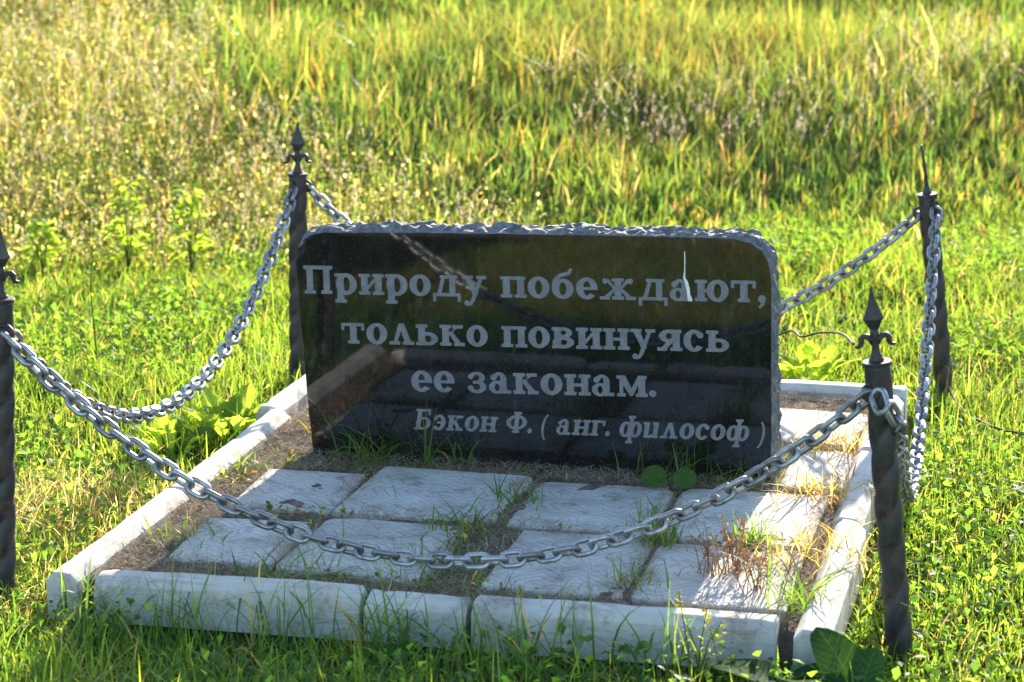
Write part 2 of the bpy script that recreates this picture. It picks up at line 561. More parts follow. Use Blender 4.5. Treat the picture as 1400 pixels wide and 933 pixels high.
# ------------------------------------------------------------------ paving slabs
def slab(w_, d_, seed, th=0.045):
    n, k = 14, 14
    V, F = [], []
    rr = random.Random(seed)
    chip = [(rr.choice([-1, 1]), rr.choice([-1, 1]), rr.uniform(0.01, 0.035)) for _ in range(2)]
    for j in range(k + 1):
        for i in range(n + 1):
            x = (-w_ / 2, -w_ / 2 + .005)[i] if i < 2 else ((w_ / 2 - .005, w_ / 2)[i - n + 1] if i > n - 2 else ((i - 1) / (n - 2) - .5) * (w_ - .01))
            y = (-d_ / 2, -d_ / 2 + .005)[j] if j < 2 else ((d_ / 2 - .005, d_ / 2)[j - k + 1] if j > k - 2 else ((j - 1) / (k - 2) - .5) * (d_ - .01))
            e = i in (0, n) or j in (0, k)
            x += 0.0035 * fbm(x * 20, y * 20, seed) * (1 if e else 0)
            y += 0.0035 * fbm(x * 20, y * 20, seed + 9) * (1 if e else 0)
            z = 0.0008 * fbm(x * 9, y * 9, seed * 2.0) - (0.004 if e else 0)
            for cx, cy, cr in chip:
                if math.hypot(x - cx * w_ / 2, y - cy * d_ / 2) < cr:
                    x -= cx * cr * 0.35
                    y -= cy * cr * 0.35
            V.append((x, y, z))
    top = len(V)
    ring = [i for i in range(n + 1)] + [(j + 1) * (n + 1) - 1 for j in range(1, k + 1)] + [k * (n + 1) + i for i in range(n - 1, -1, -1)] + [j * (n + 1) for j in range(k - 1, 0, -1)]
    for r_ in ring:
        V.append((V[r_][0] * 1.01, V[r_][1] * 1.01, -th))
    for j in range(k):
        for i in range(n):
            a = j * (n + 1) + i
            F.append((a, a + 1, a + n + 2, a + n + 1))
    for t in range(len(ring)):
        u = (t + 1) % len(ring)
        F.append((ring[t], top + t, top + u, ring[u]))
    F.append(tuple(top + t for t in range(len(ring) - 1, -1, -1)))
    o = mesh_obj('paving_slab', V, F, M['slab'], smooth=True)
    try:
        o.data.set_sharp_from_angle(angle=R(20))
    except Exception:
        pass
    return o


slabs = [  # x0, x1, y0, y1, yaw, tilt, label
    (0.078, 0.338, 0.660, 1.020, 2, 0.0, 'whitewashed slab half in sun in the row beside the stone base'),
    (0.352, 0.755, 0.675, 1.085, -2, 0.012, 'full whitewashed zigzag slab standing proud before the stone, clear of grass'),
    (0.780, 1.130, 0.660, 1.070, 1, -0.006, 'shaded whitewashed zigzag slab beside the small round-leaved plant'),
    (1.147, 1.512, 0.640, 1.085, 0, 0.004, 'whitewashed slab crossed by the stone shadow edge beside the sunlit kerb'),
    (0.080, 0.338, 0.225, 0.575, 3, -0.004, 'whitewashed slab half in sun near the front corner'),
    (0.352, 0.700, 0.195, 0.630, -1, 0.0, 'shaded half-overgrown whitewashed slab behind the short kerb block'),
    (0.835, 1.158, 0.180, 0.630, 0, 0.006, 'shaded whitewashed slab with worn dark flecks behind the front kerb'),
    (1.172, 1.515, 0.170, 0.610, 1, 0.0, 'whitewashed slab under the dry brown weeds at the front'),
    (1.375, 1.530, 1.150, 1.520, 0, 0.004, 'narrow sunlit slab beside the end of the black stone'),
    (1.225, 1.525, 1.590, 1.960, -3, 0.0, 'sunlit slab behind the stone near the rear corner'),
]
for i, (x0, x1, y0, y1, yaw, tilt, lab) in enumerate(slabs):
    o = slab(x1 - x0, y1 - y0, i + 3)
    o.location = ((x0 + x1) / 2, (y0 + y1) / 2, 0.087 + (0.004 if i == 1 else 0))
    o.rotation_euler = (tilt, random.uniform(-.008, .008), R(yaw))
    tag(o, lab, 'paving slab', 'whitewashed paving slabs')

# ------------------------------------------------------------------ the stone
S0 = Vector((0.141, 1.205, 0.0))
YAW = R(-0.5)
ST_T = 0.095
stone = empty('memorial_stone', (S0.x, S0.y, 0.05), YAW)
tag(stone, 'black polished granite slab with grey engraved Cyrillic quotation and rough chipped edges', 'memorial stone')
outl = [(-0.006, 0.05), (-0.0207, 0.2028), (-0.0348, 0.4192), (-0.0441, 0.5553), (-0.0475, 0.600), (-0.0435, 0.628), (-0.030, 0.652), (-0.007, 0.668), (0.0273, 0.676),
        (0.3396, 0.688), (0.7212, 0.6985), (1.0567, 0.7057), (1.108, 0.704), (1.146, 0.695), (1.174, 0.676), (1.1899, 0.650), (1.1984, 0.607),
        (1.2033, 0.3818), (1.2075, 0.1915), (1.209, 0.05)]
ZB = 0.05


def resample(pts, step):
    out = [pts[0]]
    for a, b in zip(pts, pts[1:]):
        L = math.dist(a, b)
        n = max(1, round(L / step))
        out += [(a[0] + (b[0] - a[0]) * i / n, a[1] + (b[1] - a[1]) * i / n) for i in range(1, n + 1)]
    return out


op = [(x, z - ZB) for x, z in resample(outl, 0.009)]
n = len(op)
# slight unevenness of the polished edge
op = [(x + 0.0016 * fbm(x * 40, z * 40, 2), z + 0.0016 * fbm(x * 40, z * 40, 7)) if 0 < i < n - 1 else (x, z) for i, (x, z) in enumerate(op)]
face = mesh_obj('polished_face', [(x, 0, z) for x, z in op], [tuple(range(n - 1, -1, -1))], M['granite'], stone)
nd = 12
V, F = [], []
for i, (x, z) in enumerate(op):
    a, b = op[max(0, i - 1)], op[min(n - 1, i + 1)]
    tx, tz = b[0] - a[0], b[1] - a[1]
    l = math.hypot(tx, tz)
    nx_, nz_ = -tz / l, tx / l                      # outward
    topness = max(0.0, nz_)
    side = max(0.0, nx_) * 0.55 + (0.12 if nx_ < -0.5 else 0)
    amp = 0.35 + 0.65 * topness + side * 0.6
    for j in range(nd + 1):
        t = j / nd
        y = 0.001 + ST_T * t
        bul = (0.009 * topness + 0.015 * side) * min(1, t * 4.5) * (1 - 0.25 * t)
        r = fbm(x * 13, z * 13 + 3, y * 20) * 0.011 + fbm(x * 45, z * 45, y * 45 + 5) * 0.006
        dv = mnoise.voronoi(Vector((x * 34 + 0.6 * fbm(x * 20, y * 20, z), z * 34, y * 34)))[0]
        r = 0.55 * r + 0.020 * (dv[0] - 0.42) + 0.010 * (abs(fbm(x * 24 + 8, z * 24, y * 24)) - 0.25)
        k = min(1, t * 5) * amp
        off = bul + r * k
        V.append((x + nx_ * off, y + (0.004 * fbm(x * 30, y * 30, z * 30) * k if j not in (0, nd) else 0), z + nz_ * off if 0 < i < n - 1 else z))
for i in range(n - 1):
    for j in range(nd):
        p0 = i * (nd + 1) + j
        F.append((p0, p0 + 1, p0 + nd + 2, p0 + nd + 1))
F.append(tuple(i * (nd + 1) + nd for i in range(n)))
F.append(tuple([0] + [j for j in range(1, nd + 1)] + [(n - 1) * (nd + 1) + j for j in range(nd, -1, -1)])[::-1])
mesh_obj('rough_edge', V, F, M['granite_rough'], stone)


# --- slab-serif letters, drawn from strokes (unit = height of a small letter)
class Glyph:
    def __init__(s, w_):
        s.w, s.st = w_, []

    def r(s, x0, y0, x1, y1):
        s.st.append([[(x0, y0), (x1, y0), (x1, y1), (x0, y1)]])
        return s

    def p(s, *pts):
        a = sum(pts[i][0] * pts[(i + 1) % len(pts)][1] - pts[(i + 1) % len(pts)][0] * pts[i][1] for i in range(len(pts)))
        s.st.append([list(pts) if a > 0 else list(pts)[::-1]])
        return s

    def arc(s, cx, cy, rx, ry, ix, iy, a0=0, a1=360, dx=0.0):
        k = max(8, int(abs(a1 - a0) / 9))
        qs = []
        for i in range(k):
            t0, t1 = R(a0 + (a1 - a0) * i / k), R(a0 + (a1 - a0) * (i + 1) / k)
            o0, o1 = (cx + rx * math.cos(t0), cy + ry * math.sin(t0)), (cx + rx * math.cos(t1), cy + ry * math.sin(t1))
            i0, i1 = (cx + dx + ix * math.cos(t0), cy + iy * math.sin(t0)), (cx + dx + ix * math.cos(t1), cy + iy * math.sin(t1))
            qs.append([i0, o0, o1, i1])
        s.st.append(qs)
        return s

    def dot(s, cx, cy, rr):
        s.st.append([[(cx + rr * math.cos(R(a)), cy + rr * math.sin(R(a))) for a in range(0, 360, 24)]])
        return s

    def stem(s, x, y0=0.0, y1=1.0, w_=0.315, top=True, bot=True, o_=0.13, h_=0.135):
        s.r(x, y0, x + w_, y1)
        if bot: s.r(x - o_, y0, x + w_ + o_, y0 + h_)
        if top: s.r(x - o_, y1 - h_, x + w_ + o_, y1)
        return s


G = {}
G['п'] = Glyph(1.27).stem(.13, top=False).stem(.87, top=False).r(0, .87, 1.27, 1)
G['П'] = Glyph(1.52).stem(.16, 0, 1.36, .30, False).stem(1.06, 0, 1.36, .30, False).r(0, 1.21, 1.52, 1.36)
G['р'] = Glyph(1.14).stem(.13, -.42, 1, top=False).r(0, .865, .3, 1).arc(.60, .49, .54, .52, .21, .365)
G['и'] = Glyph(1.27).stem(.13).stem(.87).p((.36, .12), (.36, .30), (.91, .88), (.91, .70))
G['о'] = Glyph(1.08).arc(.54, .5, .54, .52, .21, .365)
G['д'] = Glyph(1.42).r(.88, .08, 1.15, .95).r(.38, .87, 1.27, 1).p((.48, .93), (.63, .93), (.40, .1), (.22, .1)).r(0, 0, 1.42, .125).r(0, -.27, .125, .02).r(1.295, -.27, 1.42, .02)
G['у'] = Glyph(1.22).p((.10, .95), (.40, .95), (.78, .12), (.60, -.03)).p((.90, .95), (1.05, .95), (.58, -.22), (.40, -.32), (.45, -.12)).p((.46, -.16), (.60, -.20), (.42, -.42), (.20, -.44), (.22, -.30), (.36, -.28)).dot(.19, -.32, .125).r(-.02, .865, .52, 1).r(.74, .865, 1.22, 1)
G['б'] = Glyph(1.12).arc(.56, .46, .54, .48, .21, .33).arc(.66, .62, .63, .60, .42, .46, 95, 200).p((.62, 1.24), (.62, 1.07), (.95, 1.16), (1.04, 1.44), (.92, 1.42), (.82, 1.26))
G['е'] = Glyph(1.04).arc(.53, .5, .53, .52, .21, .37, 0, 318).r(.2, .44, 1.055, .545)
G['ж'] = Glyph(1.86).stem(.775).p((.78, .57), (.78, .45), (.30, .93), (.46, .97)).p((1.08, .57), (1.08, .45), (1.56, .93), (1.40, .97)).p((.78, .57), (.78, .43), (.44, .06), (.16, .06)).p((1.08, .57), (1.08, .43), (1.42, .06), (1.70, .06)).r(.02, 0, .52, .125).r(1.34, 0, 1.84, .125).dot(.28, .88, .12).dot(1.58, .88, .12)
G['а'] = Glyph(1.12).r(.60, .05, .87, .70).arc(.50, .66, .37, .36, .11, .24, -5, 150).dot(.22, .77, .135).arc(.40, .29, .40, .31, .15, .20).r(.60, 0, 1.10, .135)
G['ю'] = Glyph(1.66).stem(.13).r(.36, .44, .72, .56).arc(1.12, .5, .53, .52, .21, .365)
G['т'] = Glyph(1.20).stem(.465, top=False).r(0, .87, 1.2, 1).r(0, .66, .12, .9).r(1.08, .66, 1.2, .9)
G['л'] = Glyph(1.30).p((.78, 1.02), (.52, 1.02), (.86, .06), (1.16, .06)).p((.52, 1.02), (.66, .86), (.38, .06), (.22, .06)).r(0, 0, .54, .135).r(.72, 0, 1.30, .135)
G['ь'] = Glyph(1.13).stem(.13, bot=False).r(0, 0, .4, .135).arc(.62, .31, .51, .31, .21, .18)
G['к'] = Glyph(1.27).stem(.13).p((.38, .58), (.38, .42), (.86, .95), (1.04, .95)).p((.44, .62), (.62, .70), (1.16, .05), (.86, .05)).r(.68, .865, 1.20, 1).r(.74, 0, 1.28, .135)
G['в'] = Glyph(1.12).stem(.13, top=False, bot=False).r(0, .865, .5, 1).r(0, 0, .5, .135).arc(.58, .755, .45, .245, .18, .12).arc(.58, .285, .54, .285, .22, .145)
G['н'] = Glyph(1.27).stem(.13).stem(.87).r(.36, .44, .91, .56)
G['я'] = Glyph(1.18).stem(.78, top=False).r(.5, .865, 1.18, 1).arc(.56, .70, .48, .30, .18, .16).p((.52, .46), (.80, .46), (.40, .06), (.12, .06)).r(-.02, 0, .46, .135)
G['с'] = Glyph(1.00).arc(.52, .5, .52, .52, .20, .37, 42, 322).dot(.83, .77, .14)
G['з'] = Glyph(.96).arc(.44, .735, .42, .28, .16, .165, -90, 158).arc(.44, .285, .48, .305, .20, .18, -160, 90).r(.26, .455, .48, .56).dot(.13, .79, .12).dot(.12, .22, .13)
G['м'] = Glyph(1.52).stem(.15, w_=.14, top=False).stem(1.10, top=False, o_=.12).p((.06, 1), (.40, 1), (.80, .25), (.68, .02)).p((1.10, 1), (1.28, 1), (.80, .04), (.68, .02), (.66, .2)).r(0, .865, .35, 1).r(1.1, .865, 1.5, 1)
G['.'] = Glyph(.30).dot(.15, .15, .16)
G[','] = Glyph(.34).dot(.17, .15, .17).p((.30, .20), (.33, .08), (.24, -.15), (.06, -.30), (.02, -.24), (.14, -.10), (.18, .04))
G['Б'] = Glyph(1.28).stem(.15, 0, 1.36, .30, False, False).r(0, 1.22, 1.14, 1.36).r(1.02, .98, 1.14, 1.25).r(0, 0, .6, .125).r(0.4, .70, .7, .82).arc(.68, .41, .58, .415, .28, .29)
G['э'] = Glyph(1.02).arc(.48, .5, .52, .52, .20, .37, -142, 142).dot(.17, .77, .13).r(.34, .45, .80, .56)
G['Ф'] = Glyph(1.62).stem(.66, 0, 1.38, .30).arc(.81, .69, .80, .47, .48, .34)
G['('] = Glyph(.42).arc(.62, .42, .62, .98, .48, .92, 118, 242)
G[')'] = Glyph(.42).arc(-.20, .42, .62, .98, .48, .92, -62, 62)
G['г'] = Glyph(1.02).stem(.13, top=False).r(0, .87, 1.02, 1).r(.90, .66, 1.02, .9)
G['ф'] = Glyph(1.66).stem(.70, -.42, 1.38, .26).arc(.45, .49, .46, .51, .165, .365).arc(1.21, .49, .46, .51, .165, .365)
G['и*'] = Glyph(1.22).stem(.10, bot=False, top=False).r(-.03, .865, .3, 1).stem(.80, bot=False, top=False).r(.68, .865, 1.0, 1).arc(.50, .30, .40, .31, .14, .18, 180, 330).r(.84, 0, 1.18, .12)


def text_line(txt, x0, x1, zl, zr, xh, shear=0.0):
    line = empty('inscription_line')
    line.parent = stone
    sp, gap = 0.62, 0.15
    tot = sum((sp if ch == ' ' else G[ch].w + gap) for ch in txt) - gap
    sx = (x1 - x0) / (tot * xh)
    pen = 0.0
    for ch in txt:
        if ch == ' ':
            pen += sp
            continue
        gl = G['и*'] if (ch == 'и' and shear) else G[ch]
        V, F = [], []
        strokes = [[[(a + ox, c + oy) for a, c in poly] for poly in quads] for ox, oy in ((-.028, 0), (.028, 0), (0, .018), (0, -.018)) for quads in gl.st]
        for k, quads in enumerate(strokes):
            for poly in quads:
                b = len(V)
                for (a, c) in poly:
                    V.append(((pen + a + (shear - 0.027) * c) * xh * sx, -0.0005 - 0.00004 * k, c * xh + (pen + a) * xh * sx * (zr - zl) / (x1 - x0)))
                F.append(tuple(range(b, b + len(poly))))
        o = mesh_obj('letter', V, F, M['letter'], line)
        o.location = (x0, 0, zl - ZB)
        pen += gl.w + gap
    return line


XH = 0.0535
text_line('Природу побеждают,', -0.0251, 1.1849, 0.5133, 0.5485, XH)
text_line('только повинуясь', 0.076, 1.0952, 0.3852, 0.4163, XH)
text_line('ее законам.', 0.2643, 0.9099, 0.2671, 0.2888, XH)
text_line('Бэкон Ф. ( анг. философ )', 0.2693, 1.189, 0.165, 0.1886, 0.040, 0.20)
# dried white drip
dp = [(0.973, 0.655, .0012), (0.974, 0.63, .0014), (0.974, 0.605, .0012), (0.973, 0.588, .003), (0.978, 0.578, .0045), (0.983, 0.560, .0045), (0.985, 0.545, .004), (0.988, 0.535, .006), (0.989, 0.528, .005)]
V = []
for x, z, hw in dp: V += [(x + .006 - hw, -0.0030, z + .014 - ZB), (x + .006 + hw, -0.0030, z + .014 - ZB)]
mesh_obj('white_drip', V, [(2 * i + 1, 2 * i, 2 * i + 2, 2 * i + 3) for i in range(len(dp) - 1)], M['splash'], stone)


# ------------------------------------------------------------------ tubes
def tube(path, radii, seg=8, closed_ends=True):
    V, F = [], []
    path = [Vector(p) for p in path]
    up = None
    for i, p in enumerate(path):
        t = (path[min(i + 1, len(path) - 1)] - path[max(i - 1, 0)]).normalized()
        if up is None:
            up = Vector((0, 0, 1)) if abs(t.z) < 0.9 else Vector((1, 0, 0))
        a = t.cross(up)
        if a.length < 1e-4:
            a = t.cross(Vector((0.3, 1, 0.1)))
        a.normalize()
        up = a.cross(t).normalized()
        r = radii[i] if hasattr(radii, '__len__') else radii
        for k in range(seg):
            th = 2 * math.pi * k / seg
            V.append(p + a * (r * math.cos(th)) + up * (r * math.sin(th)))
    for i in range(len(path) - 1):
        for k in range(seg):
            l = (k + 1) % seg
            F.append((i * seg + k, i * seg + l, (i + 1) * seg + l, (i + 1) * seg + k))
    if closed_ends:
        F.append(tuple(range(seg - 1, -1, -1)))
        F.append(tuple((len(path) - 1) * seg + k for k in range(seg)))
    return V, F


def lathe(prof, seg, rot=0.0):
    V, F = [], []
    for r, z in prof:
        for k in range(seg):
            th = 2 * math.pi * k / seg + rot
            V.append((r * math.cos(th), r * math.sin(th), z))
    for i in range(len(prof) - 1):
        for k in range(seg):
            l = (k + 1) % seg
            F.append((i * seg + k, i * seg + l, (i + 1) * seg + l, (i + 1) * seg + k))
    F.append(tuple(range(seg - 1, -1, -1)))
    F.append(tuple((len(prof) - 1) * seg + k for k in range(seg)))
    return V, F


# ------------------------------------------------------------------ posts
def make_post(base, top, label, spear=True, phase=0.0, face=0.0):
    base, top = Vector(base), Vector(top)
    ax = (top - base)
    Hh = ax.length
    root = empty('chain_post', base)
    root.rotation_mode = 'QUATERNION'
    root.rotation_quaternion = Vector((0, 0, 1)).rotation_difference(ax) @ Matrix.Rotation(face, 3, 'Z').to_quaternion()
    tag(root, label, 'post', 'twisted steel posts at the corners of the plot')
    seg, rows, r0 = 28, 120, 0.0275
    V, F = [], []
    zs = [-0.12 + (Hh + 0.12) * j / rows for j in range(rows + 1)]
    for z in zs:
        flat = min(1, max(0, (Hh - z) / 0.09))          # plain pipe near the cap
        for k in range(seg):
            th = 2 * math.pi * k / seg
            s = abs(math.sin(th - 36 * z + phase))       # two-start rope twist
            r = r0 * (1 + flat * 0.24 * (s ** 0.55 - 0.72)) + 0.0006 * fbm(th * 2, z * 30, phase)
            V.append((r * math.cos(th), r * math.sin(th), z))
    for j in range(rows):
        for k in range(seg):
            l = (k + 1) % seg
            F.append((j * seg + k, j * seg + l, (j + 1) * seg + l, (j + 1) * seg + k))
    F.append(tuple(rows * seg + k for k in range(seg)))
    mesh_obj('twisted_shaft', V, F, M['steel'], root, True)
    v, f = lathe([(0.026, Hh - 0.004), (0.0305, Hh - 0.002), (0.031, Hh + 0.004), (0.0295, Hh + 0.0065), (0.010, Hh + 0.008)], 28)
    mesh_obj('cap', v, f, M['steel'], root)
    fin = empty('finial')
    fin.parent = root
    fin.location = (0, 0, Hh + 0.007)
    if spear:
        v, f = lathe([(0.0165, 0), (0.0165, .004), (.0125, .007), (.0135, .010), (.0105, .015), (.0085, .022), (.0075, .034), (.0085, .042), (.0095, .05), (.0095, .060), (.0085, .068)], 16)
        mesh_obj('spindle', v, f, M['steel'], fin, True)
        v, f = lathe([(.0085, .064), (.011, .070), (.0185, .085), (.0225, .0885), (.0205, .093), (.0135, .110), (.0065, .132), (.0028, .150), (.0005, .156)], 4, 0.0)
        # ridged spear: widen along X, thinner along Y
        v = [(x, y * 0.62, z) for x, y, z in v]
        mesh_obj('spearhead', v, f, M['steel'], fin)
        for s in (-1, 1):
            pts = [(.004, .036), (.008, .046), (.014, .053), (.021, .054), (.026, .048), (.026, .040), (.0285, .034), (.034, .032), (.038, .034)]
            rad = [.005, .0058, .0062, .0062, .006, .0055, .005, .0042, .002]
            v, f = tube([(s * x, 0, z) for x, z in pts], rad, 8)
            mesh_obj('scroll', [(p_[0] * 1.12, p_[1] * 1.1, p_[2]) for p_ in v], f, M['steel'], fin, True)
    else:
        v, f = lathe([(0.015, 0), (.014, .004), (.0105, .012), (.008, .02), (.0062, .028), (.007, .032), (.0062, .036), (.0055, .040)], 14)
        mesh_obj('spindle', v, f, M['steel'], fin, True)
        pts = [(0, 0, .036), (-.001, 0, .06), (-.0005, .001, .085), (-.003, .001, .11), (-.005, 0, .145)]
        v, f = tube(pts, [.0052, .0045, .0046, .0038, .0034], 8)
        mesh_obj('broken_rod', v, f, M['steel'], fin, True)
    return root


FACE = R(13.3)
P_FL = make_post((-0.226, 0.031, 0), (-0.203, 0.038, 0.711), 'dark twisted post with spear finial nearest the open front corner of the kerb', True, 0.3, FACE + .5)
P_FR = make_post((1.769, 0.152, 0), (1.700, 0.136, 0.648), 'leaning rust-patched twisted post with spear finial beside the sunlit kerb and burdock', True, 1.2, FACE)
P_BL = make_post((-0.257, 2.273, 0), (-0.248, 2.275, 0.650), 'dark twisted post with spear finial standing behind the rounded end of the stone', True, 0.8, FACE + .25)
P_BR = make_post((1.698, 2.541, 0), (1.625, 2.524, 0.618), 'leaning twisted post whose finial has broken off to a bare rod', False, 2.0, FACE)

# ------------------------------------------------------------------ chains
PITCH, WD, CR = 0.0400, 0.0124, 0.0151


def link_mesh():
    a = (PITCH + WD - 2 * CR) / 2
    path = []
    for k in range(9):
        t = -math.pi / 2 + math.pi * k / 8
        path.append((a + CR * math.cos(t), CR * math.sin(t)))
    for k in range(9):
        t = math.pi / 2 + math.pi * k / 8
        path.append((-a + CR * math.cos(t), CR * math.sin(t)))
    n, sg = len(path), 8
    V, F = [], []
    for i in range(n):
        p, q_, o_ = Vector((*path[i], 0)), Vector((*path[(i + 1) % n], 0)), Vector((*path[i - 1], 0))
        t = (q_ - o_).normalized()
        s = t.cross(Vector((0, 0, 1)))
        for k in range(sg):
            th = 2 * math.pi * k / sg
            V.append(p + s * (WD / 2 * math.cos(th)) + Vector((0, 0, WD / 2 * math.sin(th))))
    for i in range(n):
        for k in range(sg):
            l, m = (k + 1) % sg, (i + 1) % n
            F.append((i * sg + k, m * sg + k, m * sg + l, i * sg + l))
    me = bpy.data.meshes.new('chain_link')
    me.from_pydata([tuple(v) for v in V], [], F)
    me.polygons.foreach_set('use_smooth', [True] * len(F))
    me.materials.append(M['galv'])
    return me


LINK = link_mesh()


def chain(a, b, zmin, label, roll0, seed, tail=()):
    """chain hanging as a catenary from a to b with its lowest point at height zmin"""
    a, b = Vector(a), Vector(b)
    rr = random.Random(seed)
    h = b - a
    Lh = math.hypot(h.x, h.y)
    # catenary z = c*cosh((s-s0)/c)+k through both ends with minimum zmin
    lo, hi = 0.05, 20.0

    def solve_s0(c):
        l, r_ = -Lh, 2 * Lh
        for _ in range(60):
            m_ = (l + r_) / 2
            d = c * (math.cosh(m_ / c) - math.cosh((Lh - m_) / c))   # a.z-b.z
            if d < a.z - b.z: l = m_
            else: r_ = m_
        return (l + r_) / 2
    for _ in range(60):
        c = math.sqrt(lo * hi)
        s0 = solve_s0(c)
        sag = c * (math.cosh(s0 / c) - 1)
        if sag > a.z - zmin: lo = c
        else: hi = c
    pts = []
    for i in range(1601):
        s = Lh * i / 1600
        pts.append(Vector((a.x + h.x * s / Lh, a.y + h.y * s / Lh, zmin + c * (math.cosh((s - s0) / c) - 1))))
    pts += [Vector(p_) for p_ in tail]
    cum = [0.0]
    for p_, q_ in zip(pts, pts[1:]): cum.append(cum[-1] + (q_ - p_).length)
    cnt = int(round(cum[-1] / PITCH))
    root = empty('chain', a)
    tag(root, label, 'chain', 'galvanised chains between the posts')
    side = Vector((h.y, -h.x, 0)).normalized()
    j = 0
    for i in range(cnt):
        d = (i + 0.5) * cum[-1] / cnt
        while cum[j + 1] < d: j += 1
        t = (pts[j + 1] - pts[j]).normalized()
        p_ = pts[j] + t * (d - cum[j])
        up = side.cross(t).normalized()
        ang = roll0 + (math.pi / 2 if i % 2 else 0) + rr.uniform(-.28, .28)
        yv = side * math.cos(ang) + up * math.sin(ang)
        zv = t.cross(yv).normalized()
        mt = Matrix((t, yv, zv)).transposed().to_4x4()
        mt.translation = p_ - a
        o = bpy.data.objects.new('chain_link', LINK)
        o.matrix_basis = mt
        link(o, root)


chain((-0.184, 0.010, 0.640), (1.690, 0.112, 0.590), 0.180, 'galvanised chain drooping across the front before the engraved stone', R(42), 1)
chain((-0.200, 0.075, 0.625), (-0.250, 2.240, 0.612), 0.218, 'galvanised chain drooping along the side beside the pale lobed leaves', R(40), 2)
chain((-0.215, 2.280, 0.612), (1.598, 2.518, 0.560), 0.150, 'galvanised chain drooping behind the stone at the rear', R(44), 3)
chain((1.655, 2.490, 0.585), (1.752, 0.118, 0.530), 0.115, 'galvanised chain drooping along the sunlit side kerb', R(38), 4,
      [(1.738, 0.098, 0.556), (1.716, 0.092, 0.576), (1.697, 0.100, 0.592)])


def ring_part(root, wpos, axis, r=0.017, wr=0.0045):
    """welded eye on a post that carries the chain end"""
    V, F = [], []
    axis = Vector(axis).normalized()
    u_ = axis.orthogonal().normalized()
    v_ = axis.cross(u_)
    n, sg = 18, 8
    for i in range(n):
        t = 2 * math.pi * i / n
        d = u_ * math.cos(t) + v_ * math.sin(t)
        for k in range(sg):
            th = 2 * math.pi * k / sg
            V.append(d * (r + wr * math.cos(th)) + axis * (wr * math.sin(th)))
    for i in range(n):
        for k in range(sg):
            l, m = (k + 1) % sg, (i + 1) % n
            F.append((i * sg + k, m * sg + k, m * sg + l, i * sg + l))
    o = mesh_obj('eye_ring', V, F, M['steel'], None, True)
    q_ = root.rotation_quaternion
    o.parent = root
    o.location = q_.inverted() @ (Vector(wpos) - root.location)
    o.rotation_mode = 'QUATERNION'
    o.rotation_quaternion = q_.inverted()


ring_part(P_FL, (-0.182, 0.016, 0.645), (0.3, 1, 0.2))
ring_part(P_FL, (-0.205, 0.068, 0.630), (1, 0.2, 0.3))
ring_part(P_FR, (1.690, 0.114, 0.592), (0.4, 1, -0.3))
ring_part(P_BL, (-0.222, 2.280, 0.618), (0.2, 1, 0.3))
ring_part(P_BL, (-0.250, 2.246, 0.616), (1, 0.1, 0.3))
ring_part(P_BR, (1.604, 2.520, 0.566), (0.2, 1, -0.2))
ring_part(P_BR, (1.652, 2.496, 0.592), (1, -0.2, 0.2))


def wire(pts, r, label):
    P = [Vector(p) for p in pts]
    path = []
    for i in range(len(P) - 1):
        p0, p1, p2, p3 = P[max(0, i - 1)], P[i], P[i + 1], P[min(len(P) - 1, i + 2)]
        for k in range(8):
            t = k / 8
            path.append(0.5 * ((2 * p1) + (p2 - p0) * t + (2 * p0 - 5 * p1 + 4 * p2 - p3) * t * t + (3 * p1 - p0 - 3 * p2 + p3) * t ** 3))
    path.append(P[-1])
    v, f = tube(path, r, 6)
    return tag(mesh_obj('wire', v, f, M['wire'], None, True), label, 'wire', 'loose rusty wires')


wire([(1.652, 0.124, 0.690), (1.60, 0.38, 0.655), (1.50, 0.85, 0.552), (1.42, 1.18, 0.468), (1.345, 1.45, 0.418), (1.16, 1.79, 0.243), (1.10, 1.95, 0.07)], 0.0026, 'rusty wire running from the spear finial back behind the stone')
wire([(1.690, 2.50, 0.10), (1.72, 2.42, 0.05), (1.78, 2.25, 0.03), (1.90, 2.05, 0.035), (2.08, 1.95, 0.05), (2.3, 1.9, 0.03)], 0.004, 'rusty wire lying in the grass at the foot of the broken-finial post')


